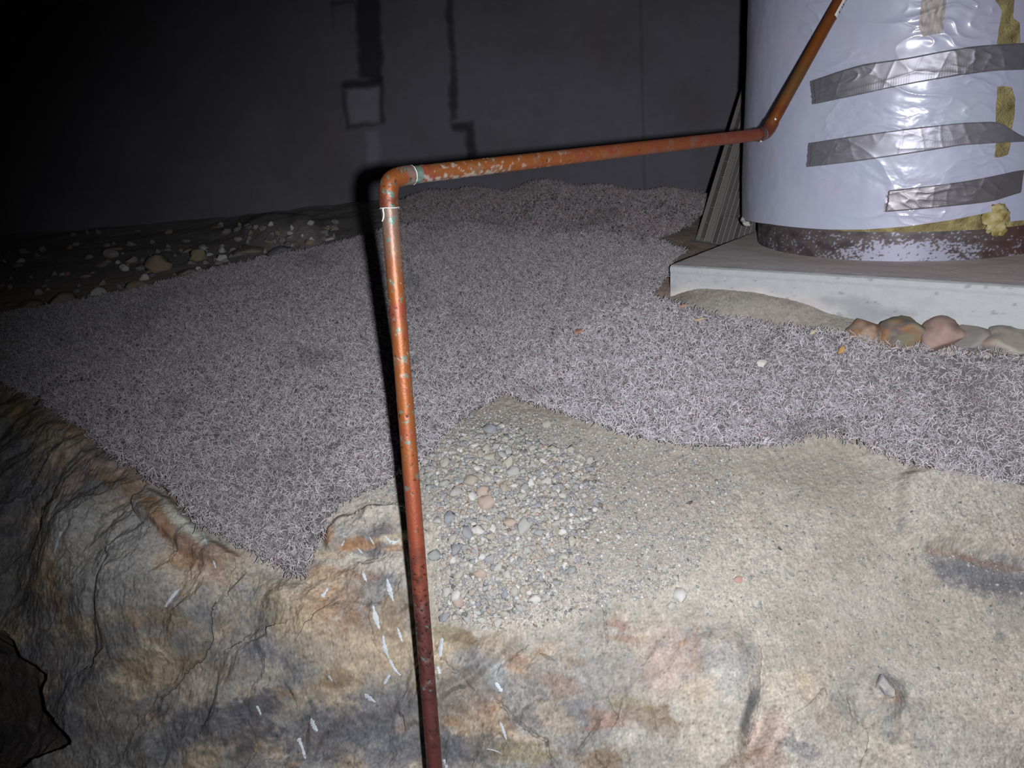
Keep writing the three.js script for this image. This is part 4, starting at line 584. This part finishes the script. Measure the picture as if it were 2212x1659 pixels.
    const w = f * 0.9 + 0.5 * n + 0.36 * heavy * low - 0.26 + 0.07 * low + 0.1 * heavy; const k = sst(0.0, 0.07, w); blend(c, lin('#a6a6b6'), 0.88 * k); if (b < 0.14) blend(c, lin('#b5aeb0'), 0.25); return c;
  });
  skin('foot_ring_top', ringMat, 120, 2, (a, b) => [mix(-Math.PI, Math.PI, a), PAD_Y + RH, mix(RING, 0.02, b)], () => lin('#5f5654'), true);
  // silver tapes
  const tapeMat = new THREE.MeshStandardMaterial({ vertexColors: true, roughness: 0.44, metalness: 0.6 });
  function tape(label, topPts, botPts, shade, seed, nu = 260, crumple = 0.7) {
    const even = f => th => (f(th - 0.05) + 2 * f(th - 0.025) + 3 * f(th) + 2 * f(th + 0.025) + f(th + 0.05)) / 9, T = even(table(topPts)), Bt = even(table(botPts)), th0 = Math.min(onHeater(...topPts[0])[0], onHeater(...botPts[0])[0]), th1 = Math.max(onHeater(...topPts[topPts.length - 1])[0], onHeater(...botPts[botPts.length - 1])[0]), l0 = onHeater(...topPts[0])[0], l1 = onHeater(...botPts[0])[0];
    const o = skin('duct_tape', tapeMat, nu, 46, (a, b) => {
      const th = mix(mix(l0, l1, b) + 0.006 * nz(b * 9, seed, 1) * (a < 0.05 ? 1 : 0), th1, a), y = mix(T(th), Bt(th), b), u = th * RJ;
      const c = sst(0.05, 0.5, fbm(u * 5 + seed, y * 5, seed, 2) + 0.25), fine = 0.00022 * Math.sin(u * 1500) * sst(0.3, 0.9, b) * c;
      const fold = 0.0006 * Math.pow(clamp(ridge(u * 24 + seed, y * 9, seed)), 6) + 0.0009 * Math.pow(clamp(ridge(u * 10 - y * 14, y * 24 + seed, 2)), 5);
      return [th, y, jacketR(th, y) * 0.5 + (RJ + 0.0035) * 0.5 + 0.0024 + crumple * (fine * 0.5 + fold + 0.0003 * fbm(u * 22, y * 34, seed, 2)) - (a < 0.02 || b < 0.03 || b > 0.97 ? 0.001 : 0)];
    }, (th, y) => { const m = 1 + 0.15 * fbm(th * 8, y * 20, seed, 3); return shade.map(v => v * m); });
    return tag(o, label);
  }
  tape('upper silver tape band', [[1751, 176], [1811, 155], [1867, 138], [1960, 125], [2035, 110], [2110, 99], [2212, 93]], [[1757, 226], [1848, 207], [1960, 183], [2073, 163], [2147, 153], [2212, 151]], [0.26, 0.25, 0.27], 3);
  tape('middle silver tape band, folded at its right end', [[1748, 309], [1848, 293], [1960, 277], [2073, 265], [2155, 262], [2185, 282], [2212, 299]], [[1744, 361], [1848, 349], [1960, 333], [2073, 314], [2160, 308], [2212, 306]], [0.28, 0.27, 0.30], 7);
  tape('short lower silver tape', [[1916, 411], [1998, 402], [2091, 390], [2196, 368]], [[1908, 458], [2035, 447], [2140, 435], [2202, 415]], [0.22, 0.205, 0.215], 12, 180, 0.65);
  { const a0 = onHeater(1997, -60)[0], a1 = onHeater(2051, -60)[0], yb = onHeater(2003, 79)[1], yc = onHeater(2049, 70)[1], yt = bodyTop;
    tag(skin('duct_tape', new THREE.MeshStandardMaterial({ color: '#8d8580', roughness: 0.5, metalness: 0.25 }), 24, 60, (a, b) => { const th = mix(a0, a1, a) + (b > 0.88 ? 0.0 : 0), y = mix(yt, a < 0.2 ? mix(yb + 0.016, yb, a / 0.2) : mix(yb, yc, (a - 0.2) / 0.8), b); return [th - 0.004 * b, y, jacketR(th, y) * 0.5 + RJ * 0.5 + 0.004 + 0.0012 * fbm(th * 60, y * 60, 4, 3)]; }), 'vertical greyish brown tape strip'); }
}

// ---------------------------------------------------------------- copper pipe
{
  const R = 0.0105, A = at(836, 384, 0.94), Bp = at(1655, 289, 1.42), Cp = at(1818, -6, 1.42), up = Cp.clone().sub(Bp).normalize(), along = Bp.clone().sub(A).normalize();
  const bottomSeen = at(939, 1659, 1.075), down = bottomSeen.clone().sub(A).normalize(), foot = A.clone().addScaledVector(down, (A.y - 0.0) / -down.y), high = Bp.clone().addScaledVector(up, 0.95);
  const pipe = thing('copper_pipe', 'weathered copper pipe rising in front of the ledge and bending towards the heater', 'pipe', [foot.x, 0, foot.z]);
  const origin = pipe.position;
  const mat = new THREE.MeshStandardMaterial({ vertexColors: true, roughness: 0.5, metalness: 0.38, bumpMap: gritTex, bumpScale: 0.0003 });
  const orange = lin('#864c24'), red = lin('#84402e'), tan = lin('#7d5f45'), dark = lin('#3d2320'), plum = lin('#512e2c'), green = lin('#567f74'), pale = lin('#b4b8ac'), greyP = lin('#776b62'), pit = lin('#1d1416');
  function run(name, curve, r, nl, colour, nr = 40, rough = 0.00025) {
    const fr = curve.computeFrenetFrames(nl, false), pos = [], col = [], uv = [], L = curve.getLength();
    for (let i = 0; i <= nl; i++) { const p = curve.getPointAt(i / nl); for (let k = 0; k <= nr; k++) { const a = (k % nr) / nr * Math.PI * 2, n = fr.normals[i].clone().multiplyScalar(Math.cos(a)).addScaledVector(fr.binormals[i], Math.sin(a)); const d = i / nl * L, q = p.clone(), rad = (typeof r === 'function' ? r(i / nl) : r); const c = colour(q.clone().addScaledVector(n, rad), d, i / nl); q.addScaledVector(n, rad + rough * fbm(n.x * 6 + d * 90, n.y * 6 + d * 60, n.z * 6, 3) + (c.lift || 0)); pos.push(q.x - origin.x, q.y, q.z - origin.z); col.push(c[0], c[1], c[2]); uv.push(k / nr * 0.33, d / 0.2); } }
    return mesh(name, geoFrom(pos, gridIndex(nr + 1, nl + 1, false), col, uv), mat, pipe);
  }
  const seg = (a, b) => new THREE.LineCurve3(a, b);
  const spots = (q, f, seed) => fbm(q.x * f + seed, q.y * f, q.z * f, 3);
  // down pipe: bright orange above, darker and pitted further down
  const el = 0.031, vTop = A.clone().addScaledVector(down, el), hStart = A.clone().addScaledVector(along, el);
  run('vertical_run', seg(vTop, foot), R, 760, (q, d) => {
    const c = [...orange]; blend(c, red, sst(-0.1, 0.3, spots(q, 22, 1))); blend(c, tan, 0.7 * sst(0.0, 0.35, spots(q, 34, 5)) * sst(0.3, 0.1, d)); blend(c, greyP, 0.75 * sst(0.10, 0.0, d + 0.03 * spots(q, 50, 2)));
    blend(c, red, 0.8 * sst(0.30, 0.40, d + 0.06 * spots(q, 20, 8))); blend(c, plum, 0.9 * sst(0.42, 0.55, d + 0.1 * spots(q, 24, 9))); blend(c, greyP, 0.45 * sst(0.08, 0.35, spots(q, 46, 11)) * sst(0.3, 0.5, d)); blend(c, dark, 0.75 * sst(0.0, 0.3, spots(q, 60, 15)) * sst(0.38, 0.5, d));
    const g = spots(q, 120, 3); const gg = g - 0.1 * sst(0.25, 0.4, d); if (gg > 0.2) blend(c, green, 0.75 * sst(0.2, 0.28, gg)); const w = spots(q, 200, 4); if (w > 0.3) blend(c, pale, 0.7 * sst(0.3, 0.36, w) * sst(0.4, 0.05, d));
    const p = spots(q, 190, 6), gate = 0.33 - 0.13 * sst(0.42, 0.5, d) * sst(0.68, 0.58, d); if (p > gate) { const k = sst(gate, gate + 0.04, p) * sst(0.03, 0.3, d + 0.1); blend(c, pit, k * 0.9); c.lift = -0.0006 * k; }
    return c;
  });
  run('horizontal_run', seg(hStart, Bp.clone().addScaledVector(along, -0.02)), R, 500, (q, d) => {
    const c = [...orange]; blend(c, red, 0.8 * sst(0, 0.3, spots(q, 26, 2))); blend(c, tan, 0.7 * sst(0.08, 0.3, spots(q, 60, 7)) * sst(0.35, 0.1, d)); blend(c, red, 0.6 * sst(0.3, 0.6, d)); blend(c, lin('#6b5246'), 0.8 * sst(0.74, 0.80, d + 0.02 * spots(q, 60, 5))); blend(c, greyP, 0.4 * sst(0.05, 0.3, spots(q, 40, 1)));
    const u = q.clone().sub(A).dot(UP) + R * 0.2, crust = sst(0.15, 0.32, spots(q, 130, 3) + 0.35 * sst(0.0, -0.008, u - 0.002) * sst(0.2, 0.08, d)); blend(c, pale, 0.6 * crust * sst(0.45, 0.0, d)); if (d < 0.016) blend(c, green, 0.75); c.lift = 0.0004 * crust * sst(0.4, 0, d); const p = spots(q, 190, 6); if (p > 0.33) blend(c, pit, 0.7); return c;
  });
  const elbowCurve = new THREE.CatmullRomCurve3([vTop.clone().addScaledVector(down, 0.004), vTop.clone().addScaledVector(down, -0.006), A.clone().addScaledVector(down, 0.012).addScaledVector(along, 0.0018), A.clone().addScaledVector(down, 0.0052).addScaledVector(along, 0.0052), A.clone().addScaledVector(down, 0.0018).addScaledVector(along, 0.012), hStart.clone().addScaledVector(along, -0.006), hStart.clone().addScaledVector(along, 0.004)]);
  const elbowC = (q, d, t) => { const c = lin('#824922'); blend(c, red, sst(-0.05, 0.25, spots(q, 40, 3))); blend(c, plum, 0.5 * sst(0.35, 0.1, t + 0.2 * spots(q, 60, 2))); const g = spots(q, 130, 8); if (g > 0.14) blend(c, green, 0.8 * sst(0.14, 0.22, g)); blend(c, greyP, 0.7 * sst(0.74, 0.86, t + 0.15 * spots(q, 90, 4))); const p = spots(q, 190, 6); if (p > 0.26) blend(c, pit, 0.8); return c; };
  run('elbow', elbowCurve, R + 0.0013, 70, elbowC);
  // crusted white solder rings at the two mouths of the elbow
  const solder = new THREE.MeshStandardMaterial({ color: '#cfd6d2', roughness: 0.6 });
  for (const [p, dir] of [[vTop.clone().addScaledVector(down, 0.0046), down], [hStart.clone().addScaledVector(along, 0.0046), along]]) {
    const g = new THREE.TorusGeometry(R + 0.0008, 0.0006, 8, 60), a = g.attributes.position, v = new THREE.Vector3(); for (let i = 0; i < a.count; i++) { v.fromBufferAttribute(a, i); const k = 1 + 0.04 * nz(v.x * 300, v.y * 300, 2); a.setXYZ(i, v.x * k, v.y * k, v.z + 0.0012 * nz(v.x * 160, v.y * 160, 6)); } g.computeVertexNormals();
    g.applyQuaternion(new THREE.Quaternion().setFromUnitVectors(new THREE.Vector3(0, 0, 1), dir)); g.translate(p.x - origin.x, p.y, p.z - origin.z); mesh('solder_ring', g, solder, pipe);
  }
  { // run of solder down the left of the joint
    const side = RT.clone(), pts = [[0.0046, -0.55], [0.009, -0.62], [0.013, -0.58], [0.018, -0.66], [0.021, -0.85]].map(([d, k]) => vTop.clone().addScaledVector(down, d).addScaledVector(side, R * k * 1.02).addScaledVector(FW, -R * Math.sqrt(Math.max(0, 1 - k * k)) * 1.02));
    const g = new THREE.TubeGeometry(new THREE.CatmullRomCurve3(pts), 30, 0.0009, 6); g.translate(-origin.x, 0, -origin.z); mesh('solder_run', g, solder, pipe);
  }
  const bs = 0.024, e2 = new THREE.CatmullRomCurve3([Bp.clone().addScaledVector(along, -bs), Bp.clone().addScaledVector(along, -bs * 0.45), Bp.clone().addScaledVector(along, -0.004).addScaledVector(up, 0.0035), Bp.clone().addScaledVector(up, bs * 0.5), Bp.clone().addScaledVector(up, bs)]);
  run('elbow', e2, R + 0.0013, 60, (q, d, t) => { const c = lin('#703c28'); blend(c, lin('#5c4b44'), sst(0.3, 0.16, t)); blend(c, lin('#734422'), sst(0.7, 0.9, t + 0.2 * spots(q, 60, 2))); if (t > 0.23 && t < 0.28) blend(c, pale, 0.4); return c; });
  { const g = stoneGeo(5, 2, 0.0022, 0.0016, 0.0016, 0.5), p = Bp.clone().addScaledVector(along, -0.016).addScaledVector(DN, R + 0.0014); g.translate(p.x - origin.x, p.y, p.z - origin.z); mesh('solder_drop', g, solder, pipe); }
  { const g = stoneGeo(6, 2, 0.0018, 0.0024, 0.0016, 0.5), p = Bp.clone().addScaledVector(up, bs + 0.001).addScaledVector(FW, -R - 0.0008).addScaledVector(RT, 0.001); g.translate(p.x - origin.x, p.y, p.z - origin.z); mesh('solder_drop', g, solder, pipe); }
  run('upper_run', seg(Bp.clone().addScaledVector(up, bs - 0.006), high), R, 300, (q, d) => { const c = lin('#80491f'); blend(c, lin('#703c1e'), sst(0, 0.3, spots(q, 18, 4))); blend(c, lin('#655030'), 0.7 * sst(0.05, 0.0, Math.abs(d - 0.085) - 0.012)); const m = 1 + 0.1 * spots(q, 140, 2); return c.map(v => v * m); });
  { // barcode sticker wrapped on the upper run
    const cv = document.createElement('canvas'); cv.width = 128; cv.height = 512; const x = cv.getContext('2d'); x.fillStyle = '#e4e3df'; x.fillRect(0, 0, 128, 512); x.fillStyle = '#2a2a2c';
    let yy = 250; for (let k = 0; yy < 470; k++) { const h = 3 + Math.floor(hash2(k, 3, 9) * 3) * 4; if (k % 2 === 0) x.fillRect(34, yy, 60, h); yy += h; } x.font = 'bold 26px sans-serif'; x.save(); x.translate(110, 240); x.rotate(-Math.PI / 2); x.restore();
    for (let k = 0; k < 16; k++) { x.fillStyle = '#77777a'; x.fillRect(18, 30 + k * 13, 30 + 50 * hash2(k, 5, 2), 5); }
    const tex = new THREE.CanvasTexture(cv); tex.colorSpace = THREE.SRGBColorSpace;
    const start = Bp.clone().addScaledVector(up, Cp.clone().sub(Bp).length() * 0.855), side = RT.clone().addScaledVector(up, -RT.dot(up)).normalize(), out = new THREE.Vector3().crossVectors(side, up).normalize(); if (out.dot(FW) > 0) out.negate();
    const pos = [], uv = []; for (let j = 0; j <= 30; j++) for (let i = 0; i <= 16; i++) { const a = mix(0.25, 1.9, i / 16), q = start.clone().addScaledVector(up, j / 30 * 0.12).addScaledVector(side, Math.sin(a) * (R + 0.0006)).addScaledVector(out, Math.cos(a) * (R + 0.0006)); pos.push(q.x - origin.x, q.y, q.z - origin.z); uv.push(i / 16, j / 30); }
    tag(mesh('barcode_sticker', geoFrom(pos, gridIndex(17, 31, true), null, uv), new THREE.MeshStandardMaterial({ map: tex, roughness: 0.6 }), pipe), 'white barcode sticker');
  }
}

// ---------------------------------------------------------------- slotted panel leaning behind the heater
{
  const foot = at(1503, 519, 2.2), top = at(1598, 208, 2.2 * 1.055), e = top.clone().sub(foot).normalize(); let w = new THREE.Vector3(0.93, 0, 0.30); w.addScaledVector(e, -w.dot(e)).normalize(); const n = new THREE.Vector3().crossVectors(w, e).normalize();
  const g = thing('leaning_panel', 'grey slotted panel leaning in the gap between heater and back wall', 'panel', [foot.x, foot.y, foot.z]); g.quaternion.setFromRotationMatrix(new THREE.Matrix4().makeBasis(w, e, n));
  const L = 0.78, Wd = 0.34, m1 = new THREE.MeshStandardMaterial({ color: '#7a736e', roughness: 0.8, bumpMap: gritTex, bumpScale: 0.0005 }), m2 = new THREE.MeshStandardMaterial({ color: '#5c5755', roughness: 0.85 }), m4 = new THREE.MeshStandardMaterial({ color: '#4a4644', roughness: 0.85 }), m3 = new THREE.MeshStandardMaterial({ color: '#b3aca6', roughness: 0.7 });
  const box = (name, x, y, sx, sy, z, sz, m) => { const b = new THREE.BoxGeometry(sx, sy, sz); b.translate(x + sx / 2, y + sy / 2, z); return mesh(name, b, m, g); };
  box('board', 0, 0, Wd, L, -0.006, 0.008, m2);
  box('edge_strip', 0, 0, 0.012, L, 0.001, 0.006, m1);
  for (let k = 0; k < 15; k++) box('slat', 0.0135, 0.012 + k * 0.051, 0.0085, 0.044, 0.0, 0.004, m4);
  box('rib', 0.0235, 0, 0.0014, L, 0.001, 0.006, m3); box('edge_strip', 0.026, 0, 0.016, L, 0.001, 0.006, m1);
  for (let k = 0; k < 14; k++) for (let j = 0; j < 9; j++) box('slat', 0.0445 + k * 0.0132 + 0.0018, 0.004 + j * 0.085, 0.0098, 0.081, 0.0, 0.004, (k * 5 + j) % 4 ? m2 : m4);
  for (let k = 0; k < 15; k++) box('rib', 0.044 + k * 0.0132, 0, 0.0011, L, 0.0, 0.0046, m3);
}
renderer.render(scene, camera);
